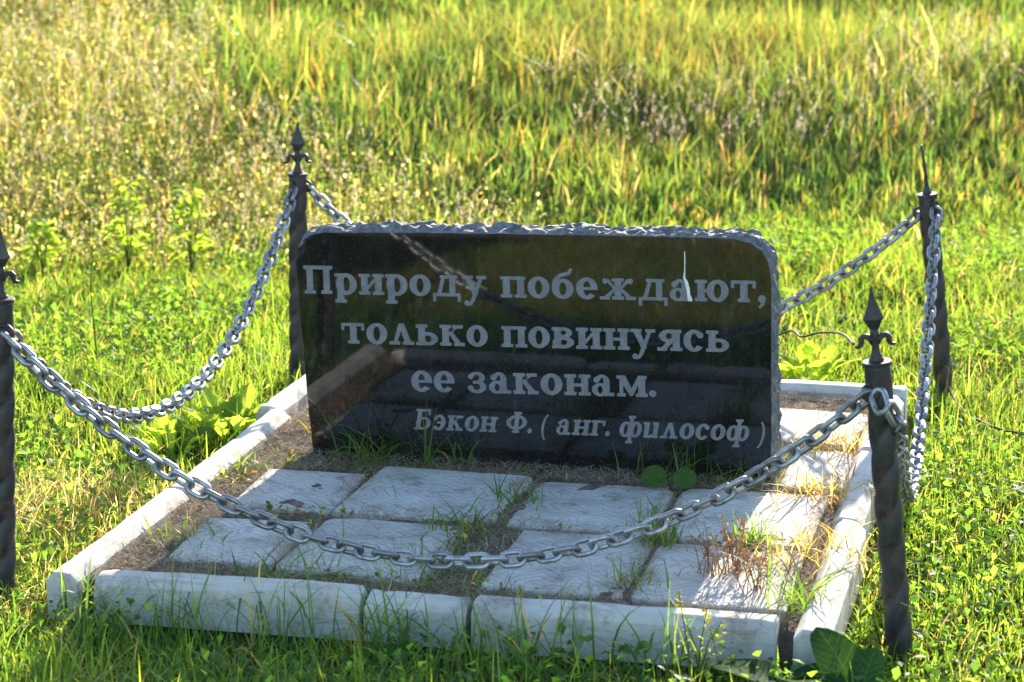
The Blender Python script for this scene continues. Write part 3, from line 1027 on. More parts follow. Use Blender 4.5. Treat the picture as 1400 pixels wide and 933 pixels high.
# ------------------------------------------------------------------ vegetation helpers
def blades(name, roots, z0, height, width, lean, az, cols, mat, segs=3, tipcol=None, kind='stuff', parent=None, droop=1.0):
    """ribbon blades: roots (n,2), z0/height/width/lean/az (n,), cols (n,3)"""
    n = len(roots)
    dirx, diry = np.cos(az), np.sin(az)
    faz = az + rng.uniform(-1.3, 1.3, n) + math.pi / 2
    sx_, sy_ = np.cos(faz), np.sin(faz)
    V = np.zeros((n, 2 * segs + 1, 3))
    C = np.zeros((n, 2 * segs + 1, 3))
    for k in range(segs + 1):
        t = k / segs
        off = lean * height * (t ** 1.8)
        zz = z0 + height * (t - droop * 0.42 * np.minimum(lean, 1.4) * t ** 2.4)
        cx, cy = roots[:, 0] + dirx * off, roots[:, 1] + diry * off
        wd = width * (1 - t ** 1.7) * (0.75 + 0.5 * min(t * 2, 1)) * 0.5
        cc = cols if tipcol is None else cols * (1 - t * 0.8) + tipcol * t * 0.8
        if k < segs:
            V[:, 2 * k] = np.stack([cx - sx_ * wd, cy - sy_ * wd, zz], 1)
            V[:, 2 * k + 1] = np.stack([cx + sx_ * wd, cy + sy_ * wd, zz], 1)
            C[:, 2 * k] = C[:, 2 * k + 1] = cc
        else:
            V[:, 2 * k] = np.stack([cx, cy, zz], 1)
            C[:, 2 * k] = cc
    m = 2 * segs + 1
    b = (np.arange(n) * m)[:, None]
    quads = np.concatenate([b + np.array([[2 * k, 2 * k + 1, 2 * k + 3, 2 * k + 2]]) for k in range(segs - 1)]) if segs > 1 else np.zeros((0, 4))
    tris = b + np.array([[2 * segs - 2, 2 * segs - 1, 2 * segs]])
    o = np_mesh(name, V.reshape(-1, 3), tris, quads, mat, C.reshape(-1, 3), parent)
    if kind: o['kind'] = kind
    return o


def leaflets(name, pos, size, cols, mat, flat=0.6, kind='stuff', aspect=0.55, parent=None):
    """small folded leaves: pos (n,3), two triangles bent along the midrib each"""
    n = len(pos)
    az = rng.uniform(0, 2 * np.pi, n)
    el = rng.normal(0.25, flat, n)
    d = np.stack([np.cos(az) * np.cos(el), np.sin(az) * np.cos(el), np.sin(el)], 1)
    s = np.stack([-np.sin(az), np.cos(az), rng.normal(0, .35, n)], 1)
    up = np.cross(d, s)
    up /= np.linalg.norm(up, axis=1)[:, None]
    L = size[:, None]
    w_ = L * aspect * 0.5
    V = np.stack([pos, pos + d * L * .55 + s * w_ + up * w_ * .35, pos + d * L, pos + d * L * .55 - s * w_ + up * w_ * .35], 1)
    b = (np.arange(n) * 4)[:, None]
    tris = np.concatenate([b + np.array([[0, 1, 2]]), b + np.array([[0, 2, 3]])])
    o = np_mesh(name, V.reshape(-1, 3), tris, np.zeros((0, 4)), mat, np.repeat(cols, 4, 0), parent, smooth=False)
    if kind: o['kind'] = kind
    return o


def pick(n, pal, jitter=0.25):
    pal = np.asarray(pal, float)
    w_ = pal[:, 3] / pal[:, 3].sum()
    c = pal[rng.choice(len(pal), n, p=w_), :3]
    return c * rng.uniform(1 - jitter, 1 + jitter, (n, 1)) * rng.uniform(0.92, 1.08, (n, 3))


def in_plot(P, m=0.0):
    return (P[:, 0] > -0.155 - m) & (P[:, 0] < 1.65 + m) & (P[:, 1] > -0.03 - m) & (P[:, 1] < 2.24 + m)


CAMX, CAMY, CA, SA = 2.1517, -5.0528, math.cos(R(13.3)), math.sin(R(13.3))


def in_wedge(P, near, margin):
    """roughly the part of the place this side of the view (with a margin for a step aside)"""
    dx, dy = P[:, 0] - CAMX, P[:, 1] - CAMY
    fw = -SA * dx + CA * dy
    rt = CA * dx + SA * dy
    return (fw > near) & (np.abs(rt) < 0.205 * fw + margin)


# ------------------------------------------------------------------ lawn
GREEN = [(.075, .145, .022, 5), (.095, .165, .024, 4), (.055, .12, .02, 3), (.13, .165, .035, 1.4), (.22, .19, .09, 0.6)]


def lawn(n, x0, x1, y0, y1, hmin, hmax, wmin, wmax, pal, extra=None, seed=0, leanm=0.5):
    P = np.stack([rng.uniform(x0, x1, n), rng.uniform(y0, y1, n)], 1)
    k = ~in_plot(P) & (P[:, 1] < edge_y(P[:, 0]) + 0.25 + 1.3 * rng.random(n) ** 2)
    k &= in_wedge(P, 0.5, 0.9)
    if extra is not None: k &= extra(P)
    P = P[k]
    n = len(P)
    nz = smooth_noise(P, 0.35, 21 + seed)
    hgt = rng.uniform(hmin, hmax, n) * (0.55 + 0.9 * nz)
    front = (P[:, 0] > -.15) & (P[:, 0] < 1.7) & (P[:, 1] < 0) & (P[:, 1] > -.32)
    hgt = np.where(front, hgt * 0.62, hgt)
    c = pick(n, pal) * (0.8 + 0.4 * smooth_noise(P, 0.5, 40 + seed))[:, None]
    return P, ground_z(P) - 0.008, hgt, rng.uniform(wmin, wmax, n), np.abs(rng.normal(leanm, 0.35, n)), rng.uniform(0, 2 * np.pi, n), c


def cat(parts):
    return [np.concatenate([p[i] for p in parts]) for i in range(7)]


parts = [
    lawn(230000, -3.0, 3.6, -0.9, 5.8, 0.025, 0.085, 0.0022, 0.0050, GREEN),
    lawn(16000, -3.0, 3.6, -0.7, 5.8, 0.08, 0.17, 0.003, 0.006, GREEN, seed=3, leanm=0.6),
    lawn(5000, -0.6, 2.2, -0.75, -0.10, 0.06, 0.15, 0.003, 0.007, GREEN, seed=5, leanm=0.7),
    lawn(42000, -2.5, 3.5, -2.3, -0.8, 0.04, 0.12, 0.004, 0.009, [(.13, .19, .035, 3), (.16, .20, .05, 2), (.24, .22, .10, 1.5)], seed=6, leanm=0.8),
    lawn(8000, -3.0, 3.6, 0.1, 5.4, 0.03, 0.12, 0.0015, 0.003, [(.30, .24, .12, 1), (.22, .19, .08, 1)], seed=8, leanm=0.9),
    lawn(16000, -2.5, 3.5, -2.6, -0.85, 0.03, 0.12, 0.003, 0.007, [(.40, .32, .18, 2), (.30, .23, .13, 1), (.16, .18, .04, 1)], seed=9, leanm=1.0),
    lawn(3800, -0.75, -0.12, -0.1, 1.0, 0.03, 0.12, 0.002, 0.004, [(.36, .32, .22, 2), (.27, .22, .15, 1), (.14, .17, .04, 1.5)], seed=10, leanm=0.9),
    lawn(5000, -2.6, 3.4, 0.2, 5.0, 0.03, 0.10, 0.002, 0.004, [(.38, .31, .18, 2), (.28, .21, .12, 1)], extra=lambda Q: smooth_noise(Q, 0.6, 131) > 0.6, seed=11, leanm=0.9),
]
a = cat(parts)
o = blades('lawn_grass', *a, M['grass'], segs=3)
tag(o, 'short backlit green grass around the kerbed plot', 'grass')

# broad-leaved ground cover among the lawn
n = 85000
P = np.stack([rng.uniform(-3, 3.6, n), rng.uniform(-0.8, 5.6, n)], 1)
nz = smooth_noise(P, 0.45, 77)
k = ~in_plot(P, 0.01) & in_wedge(P, 0.5, 0.8) & (P[:, 1] < edge_y(P[:, 0]) + .2) & (nz + 0.25 * (P[:, 0] > 1.6) > 0.50)
P = P[k]
pos = np.column_stack([P, ground_z(P) + rng.uniform(0.01, 0.075, len(P))])
o = leaflets('ground_cover', pos, rng.uniform(0.010, 0.032, len(P)), pick(len(P), [(.075, .155, .025, 3), (.055, .13, .022, 2), (.12, .18, .035, 1)]), M['herb'], 0.45, aspect=0.75)
tag(o, 'small round-leaved weeds spread through the lawn', 'ground cover')

# dry litter on the soil of the plot
n = 60000
P = np.stack([rng.uniform(-0.03, 1.55, n), rng.uniform(0.09, 2.13, n)], 1)
onslab, inner = np.zeros(n, bool), np.zeros(n, bool)
for (x0, x1, y0, y1, *_r) in slabs:
    onslab |= (P[:, 0] > x0 - .004) & (P[:, 0] < x1 + .004) & (P[:, 1] > y0 - .004) & (P[:, 1] < y1 + .004)
    inner |= (P[:, 0] > x0 + .022) & (P[:, 0] < x1 - .022) & (P[:, 1] > y0 + .022) & (P[:, 1] < y1 - .022)
k = ~onslab | (rng.random(n) < np.where(inner, 0.03, 0.28 + 0.5 * (smooth_noise(P, .09, 8) > .55)))
P, onslab = P[k], onslab[k]
n = len(P)
z = np.where(onslab, 0.088, 0.078) + rng.uniform(0, 0.012, n)
o = blades('dry_litter', P, z, rng.uniform(0.015, 0.06, n) * 0.35, rng.uniform(0.001, 0.0028, n), rng.uniform(1.5, 4.5, n), rng.uniform(0, 2 * np.pi, n),
           pick(n, [(.44, .35, .24, 3), (.34, .25, .17, 3), (.18, .12, .08, 2), (.52, .45, .33, 1.5)]), M['straw'], segs=2, droop=0.25)
tag(o, 'dry straw and dead grass lying between the slabs', 'litter')

n = 9000
P = np.stack([rng.uniform(-0.02, 1.55, n), rng.uniform(0.1, 2.12, n)], 1)
onslab = np.zeros(n, bool)
for (x0, x1, y0, y1, *_r) in slabs:
    onslab |= (P[:, 0] > x0 + .004) & (P[:, 0] < x1 - .004) & (P[:, 1] > y0 + .004) & (P[:, 1] < y1 - .004)
k = ~onslab & (smooth_noise(P, 0.12, 17) > 0.62) & (P[:, 1] < 1.15)
P = P[k]
o = leaflets('joint_weeds', np.column_stack([P, 0.078 + rng.uniform(0, .03, len(P))]), rng.uniform(.008, .024, len(P)), pick(len(P), [(.06, .13, .025, 3), (.10, .15, .03, 2), (.22, .17, .09, 1)]), M['herb'], 0.5, aspect=0.6)
tag(o, 'tiny green weeds sprouting in the joints between slabs', 'weeds')

# ------------------------------------------------------------------ tall growth beyond the lawn
NC = 44000                                            # clumps
PC = np.stack([rng.uniform(-9, 6, NC * 3), rng.uniform(2.5, 14.5, NC * 3)], 1)
PC = PC[in_wedge(PC, 6.0, 1.4) & (PC[:, 1] > edge_y(PC[:, 0]))]
PC = PC[rng.random(len(PC)) < np.clip(13.0 / (PC[:, 1] + 5), 0, 1) * 0.62]


def reediness(P):
    """1 in the reed bed, 0 in the flowering herb meadow"""
    dx, dy = P[:, 0] - CAMX, P[:, 1] - CAMY
    fw = -SA * dx + CA * dy
    rt = CA * dx + SA * dy
    s = rt / fw * 3500 / 700
    b = -0.15 - 0.4 * np.clip((fw - 9.5) / 4, 0, 1.5)
    return np.clip((s - b) * 2.5 + (smooth_noise(P, 1.6, 91) - 0.5) * 2.2 + 0.5 + np.clip((fw - 13.3) * 0.8, 0, 1.5), 0, 1)


isr = rng.random(len(PC)) < reediness(PC)
ramp_up = np.clip((PC[:, 1] - edge_y(PC[:, 0])) / 2.2, 0.0, 1) ** 0.8 * 0.84 + 0.16
CH = rng.uniform(0.45, 1.15, len(PC)) * ramp_up * (0.6 + 0.7 * smooth_noise(PC, 0.9, 12))


def clump_blades(sel, per, hlo, hhi, spread, pal, brownness):
    c0, h0 = PC[sel], CH[sel]
    n0 = len(c0)
    ct = pick(n0, pal, 0.35)
    br = smooth_noise(c0, 1.4, 55) ** 2.5 * brownness
    dx, dy = c0[:, 0] - CAMX, c0[:, 1] - CAMY
    fw, rt = -SA * dx + CA * dy, CA * dx + SA * dy
    br = np.clip(br + 0.75 * brownness * np.exp(-((fw - 12.9) / 0.55) ** 2 - ((rt - 0.3) / 1.1) ** 2), 0, .85)
    ct = ct * (1 - br[:, None]) + np.array([.10, .08, .05]) * br[:, None]
    idx = np.repeat(np.arange(n0), per)
    n = len(idx)
    P = c0[idx] + rng.normal(0, spread, (n, 2))
    return P, h0[idx] * rng.uniform(hlo, hhi, n), ct[idx] * rng.uniform(.7, 1.3, (n, 1)) * rng.uniform(.88, 1.12, (n, 3))


# reeds
REED = [(.085, .145, .040, 5), (.11, .155, .045, 4), (.15, .15, .05, 1.8), (.19, .13, .04, 0.3), (.045, .10, .03, 4.5), (.30, .25, .17, 0.7)]  # paler, bluer tints: backlit haze painted into the reed colours
PR, hgt, c = clump_blades(isr, 7, 0.15, 0.36, 0.028, REED, 0.42)
n = len(PR)
tip = c * np.array([1.2, 1.08, .95])
o = blades('reed_bed', PR, ground_z(PR) - .02, hgt, rng.uniform(0.006, 0.0145, n), np.abs(rng.normal(0.34, 0.24, n)), rng.uniform(0, 6.28, n), c, M['reed'], segs=3, tipcol=tip, droop=.6)
tag(o, 'tall backlit yellow-green reeds growing beyond the lawn', 'reeds')
# herbs: upright stems carrying small leaves
PH, hgt, c = clump_blades(~isr, 8, 0.11, 0.30, 0.05, [(.12, .17, .05, 4), (.16, .18, .06, 3), (.30, .26, .17, 3), (.08, .135, .035, 2)], 0.2)  # grass tints lightened the same way, haze put into the colour
n = len(PH)
o = blades('meadow_grass', PH, ground_z(PH) - .02, hgt, rng.uniform(0.003, 0.008, n), np.abs(rng.normal(0.5, 0.35, n)), rng.uniform(0, 6.28, n), c, M['grass'], segs=3)
tag(o, 'tall loose meadow grass growing beyond the lawn', 'grass')
rep = 2
pos = np.repeat(np.column_stack([PH, ground_z(PH)]), rep, 0)
hh = np.repeat(hgt, rep)
pos[:, :2] += rng.normal(0, 0.035, (len(pos), 2))
pos[:, 2] += hh * rng.uniform(0.25, 1.0, len(pos))
far = np.repeat(PH[:, 1], rep)
HERB = [(.11, .155, .05, 5), (.14, .165, .06, 3), (.19, .18, .08, 2), (.30, .20, .05, 0.6), (.05, .11, .035, 3.5), (.36, .33, .25, 2.6)]  # leaf tints desaturated too, standing in for hazy air
o = leaflets('meadow_herbs', pos, rng.uniform(0.009, 0.027, len(pos)), pick(len(pos), HERB), M['herb'], 0.7)
tag(o, 'mass of leafy yellow-green meadow herbs beyond the lawn', 'herbs')
# pale seed plumes
n = 13000
PP = np.stack([rng.uniform(-8, 5, n), rng.uniform(3.0, 13, n)], 1)
PP = PP[in_wedge(PP, 6, 1.0) & (PP[:, 1] > edge_y(PP[:, 0]) + .1)]
kk = smooth_noise(PP, 1.3, 66) + 0.45 * (1 - reediness(PP)) - 0.2
PP = PP[kk > 0.5]
n, m = len(PP), 18
top = rng.uniform(0.20, 0.36, n) * np.clip((PP[:, 1] - edge_y(PP[:, 0])) / 2.0, 0.3, 1)
t = rng.random((n, m))
ax = rng.uniform(0, 6.28, n)
ln = rng.uniform(0.02, 0.09, n)
bx_ = PP[:, 0][:, None] + np.cos(ax)[:, None] * ln[:, None] * t
by_ = PP[:, 1][:, None] + np.sin(ax)[:, None] * ln[:, None] * t
bz_ = ground_z(PP)[:, None] + top[:, None] * 0.75 + 0.09 * t
roots = np.stack([bx_.ravel(), by_.ravel()], 1)
o = blades('seed_plumes', roots, bz_.ravel(), rng.uniform(0.012, 0.030, n * m), rng.uniform(0.0018, 0.0042, n * m), rng.uniform(0.4, 1.8, n * m), rng.uniform(0, 6.28, n * m),
           pick(n * m, [(.50, .43, .33, 3), (.42, .34, .25, 2), (.60, .54, .44, 1)]), M['plume'], segs=2)
tag(o, 'pale beige feathery seed plumes standing over the meadow', 'seed plumes')
o = blades('plume_stalks', PP, ground_z(PP) - .02, top * 0.95, np.full(n, 0.003), np.full(n, 0.06), ax, pick(n, [(.26, .21, .10, 1)]), M['plume'], segs=2)
tag(o, 'thin straw-coloured stalks of the seed plumes', 'stalks')


# ------------------------------------------------------------------ single plants
def leaf_mesh(name, L, Wd, mat, shape='ovate', curl=0.25, fold=0.15, lobes=0, seed=0, nseg=7):
    """one leaf along local +X, slightly cupped; thin but with a curved blade"""
    V, F = [], []
    rr = random.Random(seed)
    for i in range(nseg + 1):
        t = i / nseg
        if shape == 'heart':
            w_ = math.sqrt(max(0, 1 - (2 * t ** 0.85 - 1) ** 2)) * (1.08 - .35 * t)
        elif shape == 'round':
            w_ = math.sqrt(max(0, 1 - (2 * t - 1) ** 2))
        elif shape == 'spatula':
            w_ = (0.18 + 0.82 * math.sin(math.pi * t ** 1.7)) * (1 - t ** 6)
        else:
            w_ = math.sin(math.pi * t ** 0.8) ** 0.9
        if lobes:
            w_ *= 0.72 + 0.28 * abs(math.cos(lobes * math.pi * t)) + rr.uniform(-.05, .05)
        w_ = max(w_, 0.02)
        x = L * t
        z = curl * L * (t - t * t * 1.15)
        for s in (-1, -0.5, 0, 0.5, 1):
            wav = 0.03 * L * math.sin(5 * t + s * 2 + seed)
            V.append((x - (0.16 * L * s * s * max(0, 1 - t * 2.5) if shape == 'heart' else 0), s * w_ * Wd / 2, z + fold * abs(s) * w_ * Wd / 2 + wav * abs(s)))
    for i in range(nseg):
        for k in range(4):
            a_ = i * 5 + k
            F.append((a_, a_ + 5, a_ + 6, a_ + 1))
    me = bpy.data.meshes.new(name)
    me.from_pydata(V, [], F)
    me.polygons.foreach_set('use_smooth', [True] * len(F))
    me.materials.append(mat)
    return me


def put_leaf(root, me, loc, az, el, roll=0.0, s=1.0, name='leaf'):
    o = bpy.data.objects.new(name, me)
    o.location = loc
    o.rotation_euler = (roll, -el, az)
    o.scale = (s, s, s)
    return link(o, root)


def stem_part(root, pts, r, mat=None, name='stem'):
    v, f = tube(pts, r, 6)
    return mesh_obj(name, v, f, mat or M['stem'], root, True)


def gz1(x, y):
    return float(ground_z(np.array([[x, y]]))[0])


# burdock at the foot of the leaning post
bm1 = leaf_mesh('leaf', 0.17, 0.15, M['big_leaf'], 'heart', 0.15, 0.08, 0, 3, 12)
bm2 = leaf_mesh('leaf', 0.15, 0.13, M['big_leaf'], 'heart', 0.22, 0.12, 0, 5, 12)
for (bx0, by0, lab, lv) in [
    (1.555, -0.15, 'broad dark green burdock at the end of the longest front kerb block', [(-0.02, 0.0, .05, R(172), R(6), bm1, .85), (0.02, 0.0, .05, R(300), R(8), bm2, .8), (0.02, 0.02, .045, R(30), R(12), bm1, .6)]),
    (1.715, -0.13, 'broad dark green burdock at the foot of the leaning post', [(-0.02, 0.01, .04, R(140), R(40), bm1, .85), (0.0, 0.0, .04, R(70), R(50), bm2, .6), (-.03, -.02, .03, R(205), R(18), bm2, .6), (.03, -.02, .03, R(300), R(22), bm1, .5)]),
]:
    root = empty('burdock_plant', (bx0, by0, gz1(bx0, by0)))
    tag(root, lab, 'plant', 'burdock plants by the kerb')
    for (dx, dy, dz, az, el, me, s) in lv:
        put_leaf(root, me, (dx, dy, dz), az, el, random.uniform(-.2, .2), s)
        stem_part(root, [(0, 0, -.01), (dx * .4, dy * .4, dz * .7), (dx, dy, dz), ], [.004, .0035, .003])

# round-leaved seedling between two slabs
root = empty('round_leaved_plant', (1.115, 1.055, 0.07))
tag(root, 'small plant with two round green leaves growing between slabs before the stone', 'plant')
rl = leaf_mesh('leaf', 0.068, 0.060, M['weed_leaf'], 'round', 0.12, 0.1)
for az, s in ((R(185), 1.0), (R(-8), .95)):
    put_leaf(root, rl, (0.006 * math.cos(az), 0.0, .052), az, R(-6), -0.85 if s == 1.0 else 0.95, s)
stem_part(root, [(0, 0, -.01), (0, 0, .03), (0.002, 0, .053)], .002)

# pale lobed clumps outside the side kerb
lo1 = leaf_mesh('leaf', 0.12, 0.062, M['lit_leaf'], 'spatula', 0.30, 0.3, 4, 4, 14)
lo2 = leaf_mesh('leaf', 0.085, 0.060, M['lit_leaf'], 'spatula', 0.40, 0.3, 3, 9, 12)
for (x, y, cnt, s0, lab) in [(-0.26, 1.63, 44, 1.05, 'large bright clump of pale lobed leaves against the side kerb'), (-0.36, 1.42, 22, .85, 'smaller clump of pale lobed leaves beyond the side chain'),
                             (1.26, 2.62, 30, 1.1, 'bright clump of lobed leaves behind the rear kerb')]:
    root = empty('lobed_leaf_plant', (x, y, gz1(x, y)))
    tag(root, lab, 'plant', 'pale lobed leafy clumps')
    for i in range(cnt):
        az = i * 2.4 + random.uniform(-.3, .3)
        rr_ = random.uniform(0, .11)
        put_leaf(root, random.choice((lo1, lo2)), (rr_ * math.cos(az), rr_ * math.sin(az), random.uniform(.0, .03)), az, random.uniform(.35, 1.15), random.uniform(-.4, .4), s0 * random.uniform(.7, 1.15))

# leafy saplings at the edge of the tall growth
sl = leaf_mesh('leaf', 0.055, 0.026, M['lit_leaf'], 'ovate', 0.1, 0.25, 0, 1, 4)
for (x, y, Hh, cnt, lab) in [(-1.42, 3.80, 0.36, 110, 'upright leafy sapling with a full crown at the meadow edge'), (-1.175, 3.82, 0.34, 85, 'thinner leafy sapling beside the full one at the meadow edge'),
                             (-1.75, 3.76, 0.2, 80, 'low pale bushy weed at the meadow edge beyond the corner post')]:
    root = empty('leafy_sapling', (x, y, gz1(x, y)))
    tag(root, lab, 'sapling', 'leafy saplings at the meadow edge')
    for sgn in range(3):
        az = sgn * 2.1
        stem_part(root, [(0, 0, -.01), (.02 * math.cos(az), .02 * math.sin(az), Hh * .5), (.05 * math.cos(az), .05 * math.sin(az), Hh * (.95 - .1 * sgn))], [.004, .003, .0015])
    for i in range(cnt):
        t = random.uniform(.15, 1)
        az = i * 2.39996
        rad = .055 * (1.1 - t * .55) * random.uniform(.2, 1)
        put_leaf(root, sl, (rad * math.cos(az), rad * math.sin(az), Hh * t), az + random.uniform(-.5, .5), random.uniform(-.7, .5), random.uniform(-.6, .6), random.uniform(.7, 1.2))


# grass tufts on the plot
def tuft(x, y, z, cnt, hmin, hmax, spread, lean, pal, label, az0=None, wid=(.003, .006)):
    root = empty('grass_tuft', (x, y, z))
    tag(root, label, 'grass tuft', 'grass tufts growing between the slabs and kerbs')
    Pn = rng.normal(0, spread, (cnt, 2))
    az = rng.uniform(0, 6.28, cnt) if az0 is None else rng.normal(az0, .7, cnt)
    blades('blades', Pn, np.full(cnt, -.012), rng.uniform(hmin, hmax, cnt), rng.uniform(*wid, cnt), np.abs(rng.normal(lean, .35, cnt)), az, pick(cnt, pal), M['grass'], segs=5, parent=root, kind='stuff')
    return root


GG = [(.05, .115, .022, 4), (.075, .14, .026, 3), (.24, .20, .11, .7)]
GD = [(.30, .24, .12, 3), (.14, .16, .03, 2), (.20, .14, .08, 2)]
tufts = [
    (0.30, 1.135, .07, 55, .10, .26, .035, 1.0, GG, 'long arching grass tuft at the lower left base of the stone, spreading over a slab'.replace('lower left ', ''), None),
    (0.52, 1.150, .07, 30, .10, .24, .05, .7, GG, 'sparse tall grass blades before the engraved author name', None),
    (1.13, 1.165, .07, 60, .08, .18, .05, .6, GG, 'dense grass tuft growing against the stone beside the round-leaved plant', None),
    (1.27, 1.170, .07, 45, .07, .15, .04, .7, GG, 'grass tuft against the stone near its sunlit end', None),
    (0.765, 0.86, .07, 45, .06, .15, .035, .7, GG, 'grass tuft in the joint between the proud slab and its neighbour', None),
    (0.72, 0.60, .07, 70, .06, .14, .06, .9, GG, 'spreading grass tuft in the joint below the proud slab', None),
    (0.70, 0.30, .07, 70, .06, .13, .06, .8, GG, 'grass tuft behind the short front kerb block', None),
    (0.44, 0.165, .07, 70, .05, .14, .07, .9, GG, 'grass tuft behind the long front kerb block', None),
    (1.155, 0.61, .07, 90, .07, .16, .03, .5, GG, 'upright dark grass tuft between four slabs', None),
    (1.160, 0.28, .07, 45, .05, .12, .03, .6, GG, 'low grass tuft in the joint at the longest front kerb', None),
    (1.37, 0.655, .07, 70, .07, .14, .03, .5, GG, 'sunlit grass tuft at the shadow edge above the dry weeds', None),
    (1.52, 0.56, .07, 110, .06, .17, .07, .8, GD, 'straw-coloured grass tuft along the sunlit kerb', None),
    (1.53, 0.20, .07, 60, .10, .24, .03, .9, GG, 'bright arching grass tuft at the front end of the sunlit kerb', None),
    (1.50, 1.10, .07, 110, .06, .15, .06, .8, GD, 'dry bleached grass tuft between the sunlit slabs', None),
    (1.46, 1.56, .07, 90, .06, .15, .06, .8, GD, 'dry grass tuft between the narrow slab and the rear slab', None),
    (0.06, 0.38, .07, 60, .04, .10, .06, .8, GG, 'low green tuft beside the half-sunlit front slab', None),
    (0.02, 1.02, .07, 40, .05, .12, .05, .8, GG, 'small green tuft in the sunny litter by the side kerb', None),
    (0.10, 1.45, .07, 55, .06, .14, .05, .7, GD, 'dry tuft against the end of the stone', None),
    (-0.02, 0.03, .02, 30, .08, .20, .04, .9, GG, 'grass tuft in the open corner gap between the kerbs', None),
    (0.70, -0.06, .0, 60, .14, .28, .05, .7, GG, 'tall shaded grass tuft before the short front kerb block', None),
    (1.05, -0.08, .0, 60, .12, .27, .07, .7, GG, 'tall shaded grass tuft before the longest front kerb block', None),
    (0.22, -0.06, .0, 50, .12, .24, .07, .7, GG, 'tall shaded grass tuft before the long front kerb block', None),
    (0.46, -0.07, .0, 45, .12, .26, .06, .6, GG, 'tall shaded grass tuft before the joint of the long front kerb block', None),
    (0.90, -0.10, .0, 45, .12, .25, .06, .6, GG, 'shaded grass tuft before the joint of the short and longest kerb blocks', None),
    (0.05, -0.10, .0, 45, .10, .24, .06, .7, GG, 'grass tuft before the corner end of the long front kerb block', None),
    (1.29, -0.06, .0, 22, .12, .26, .05, .4, GG, 'thin dark grass tuft before the chipped end of the kerb', None),
]
for t in tufts:
    tuft(*t[:10], az0=t[10])

# dry brown weeds with buds on the front slab
for (x, y, cnt, lab) in [(1.36, 0.40, 34, 'dry reddish-brown twiggy weed on the front slab at the shadow edge'), (1.44, 0.30, 22, 'smaller dry brown twiggy weed beside the sunlit kerb end')]:
    root = empty('dry_weed', (x, y, 0.082))
    tag(root, lab, 'dry weed', 'dry brown weeds on the slabs')
    bud = leaf_mesh('bud', 0.012, 0.007, M['dry_stem'], 'ovate', .2, .4, 0, 2, 3)
    for i in range(cnt):
        az, l = random.uniform(0, 6.28), random.uniform(.02, .09)
        hh_ = random.uniform(.05, .13)
        st = [(random.gauss(0, .025), random.gauss(0, .025), -.01)]
        st += [(st[0][0] + l * .4 * math.cos(az), st[0][1] + l * .4 * math.sin(az), hh_ * .6), (st[0][0] + l * .7 * math.cos(az + .3), st[0][1] + l * .7 * math.sin(az + .3), hh_)]
        sp = stem_part(root, st, [.0014, .0011, .0007], M['dry_stem'])
        for k in range(6):
            t = random.uniform(.45, 1)
            p_ = Vector(st[1]).lerp(Vector(st[2]), max(0, t * 2 - 1))
            put_leaf(sp, bud, p_, random.uniform(0, 6.28), random.uniform(-.3, 1), 0, random.uniform(.7, 1.5), 'bud')

# yellow-flowered sprigs before the front kerb
yl = leaf_mesh('leaf', 0.020, 0.009, M['lit_leaf'], 'ovate', .2, .3, 0, 2, 4)
yf = leaf_mesh('flower', 0.012, 0.011, M['petal_yellow'], 'round', .2, .3, 0, 2, 4)
for (x, y, hh_, lab) in [(1.37, -0.10, .20, 'small sprig with yellow flowers before the longest front kerb block'), (1.44, -0.12, .13, 'short leafy sprig before the end of the longest front kerb block')]:
    root = empty('flowering_sprig', (x, y, gz1(x, y)))
    tag(root, lab, 'wildflower', 'leafy sprigs before the kerb')
    for sgn in range(3 if hh_ > .15 else 1):
        dx = (-.04, 0.02, .05)[sgn]
        stem_part(root, [(0, 0, -.01), (dx * .5, 0, hh_ * .5), (dx, .01, hh_ * (1, .85, .7)[sgn])], [.0018, .0014, .001])
        for i in range(14):
            t = i / 14 * .8 + .2
            put_leaf(root, yl, (dx * t, .01 * t, hh_ * t * (1, .85, .7)[sgn]), i * 2.4, random.uniform(-.1, .7), 0, random.uniform(.7, 1.1))
        if hh_ > .15:
            for i in range(5):
                put_leaf(root, yf, (dx + random.gauss(0, .004), .01, hh_ * (1, .85, .7)[sgn] - i * .012), i * 2.4, .6, 0, 1, 'flower')

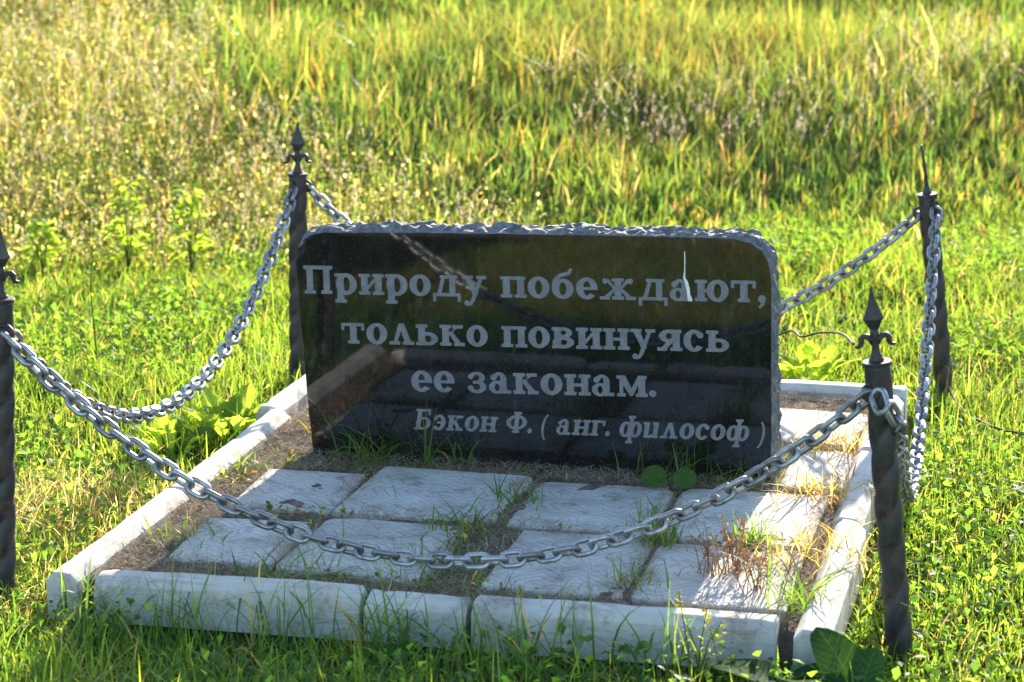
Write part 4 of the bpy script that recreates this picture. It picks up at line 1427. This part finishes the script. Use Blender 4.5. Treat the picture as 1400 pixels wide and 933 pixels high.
# yarrow heads in the side lawn
fl = leaf_mesh('floret', 0.014, 0.013, M['petal_white'], 'round', .1, .1, 0, 2, 3)
for (x, y, hh_, lab) in [(2.02, 2.02, .10, 'flat white yarrow head in the lawn beside the lying wire'), (2.00, 1.80, .09, 'wider white yarrow head in the lawn, away from the wire'), (1.98, 1.32, .07, 'low white yarrow head in the shaded side lawn')]:
    root = empty('yarrow', (x, y, gz1(x, y)))
    tag(root, lab, 'wildflower', 'white yarrow heads in the lawn')
    stem_part(root, [(0, 0, -.01), (.005, 0, hh_ * .6), (0, 0, hh_)], .0016)
    for i in range(16):
        rr_, az = .028 * math.sqrt(i / 16), i * 2.4
        put_leaf(root, fl, (rr_ * math.cos(az), rr_ * math.sin(az), hh_ + random.uniform(-.004, .004)), az, .1, 0, 1, 'floret')

# thistle-down stalks by the leaning post
wl = leaf_mesh('down', 0.018, 0.003, M['petal_white'], 'ovate', .1, .1, 0, 2, 3)
for (x, y, hh_, lab) in [(1.675, 0.42, .30, 'tall wispy stalk with white seed down beside the leaning post'), (1.672, 0.20, .22, 'shorter wispy stalk with white seed down beside the leaning post')]:
    root = empty('seed_stalk', (x, y, gz1(x, y)))
    tag(root, lab, 'weed', 'wispy seed stalks by the post')
    stem_part(root, [(0, 0, -.01), (.006, -.004, hh_ * .5), (-.004, 0, hh_)], [.002, .0015, .001], M['dry_stem'])
    for i in range(14):
        put_leaf(root, wl, (-.004, 0, hh_), i * 2.4, random.uniform(-.4, 1.3), 0, 1, 'down')
    for i in range(8):
        put_leaf(root, yl, (0.004, 0, hh_ * (.15 + .07 * i)), i * 2.4, .5, 0, 1.2)

# tall thin weed beyond the corner post
root = empty('tall_weed', (-0.95, 2.35, gz1(-0.95, 2.35)))
tag(root, 'thin tall weed stalk with small round heads beyond the corner post', 'weed')
stem_part(root, [(0, 0, -.01), (-.015, 0, .25), (.005, 0, .46)], [.0025, .002, .001])
for i in range(9):
    put_leaf(root, yl, (-.012 + .002 * i, 0, .16 + .033 * i), i * 2.4, .6, 0, 1.0)
for i in range(8):
    put_leaf(root, fl, (.005, 0, .46), i * .8, random.uniform(-.3, 1.2), 0, .8, 'floret')
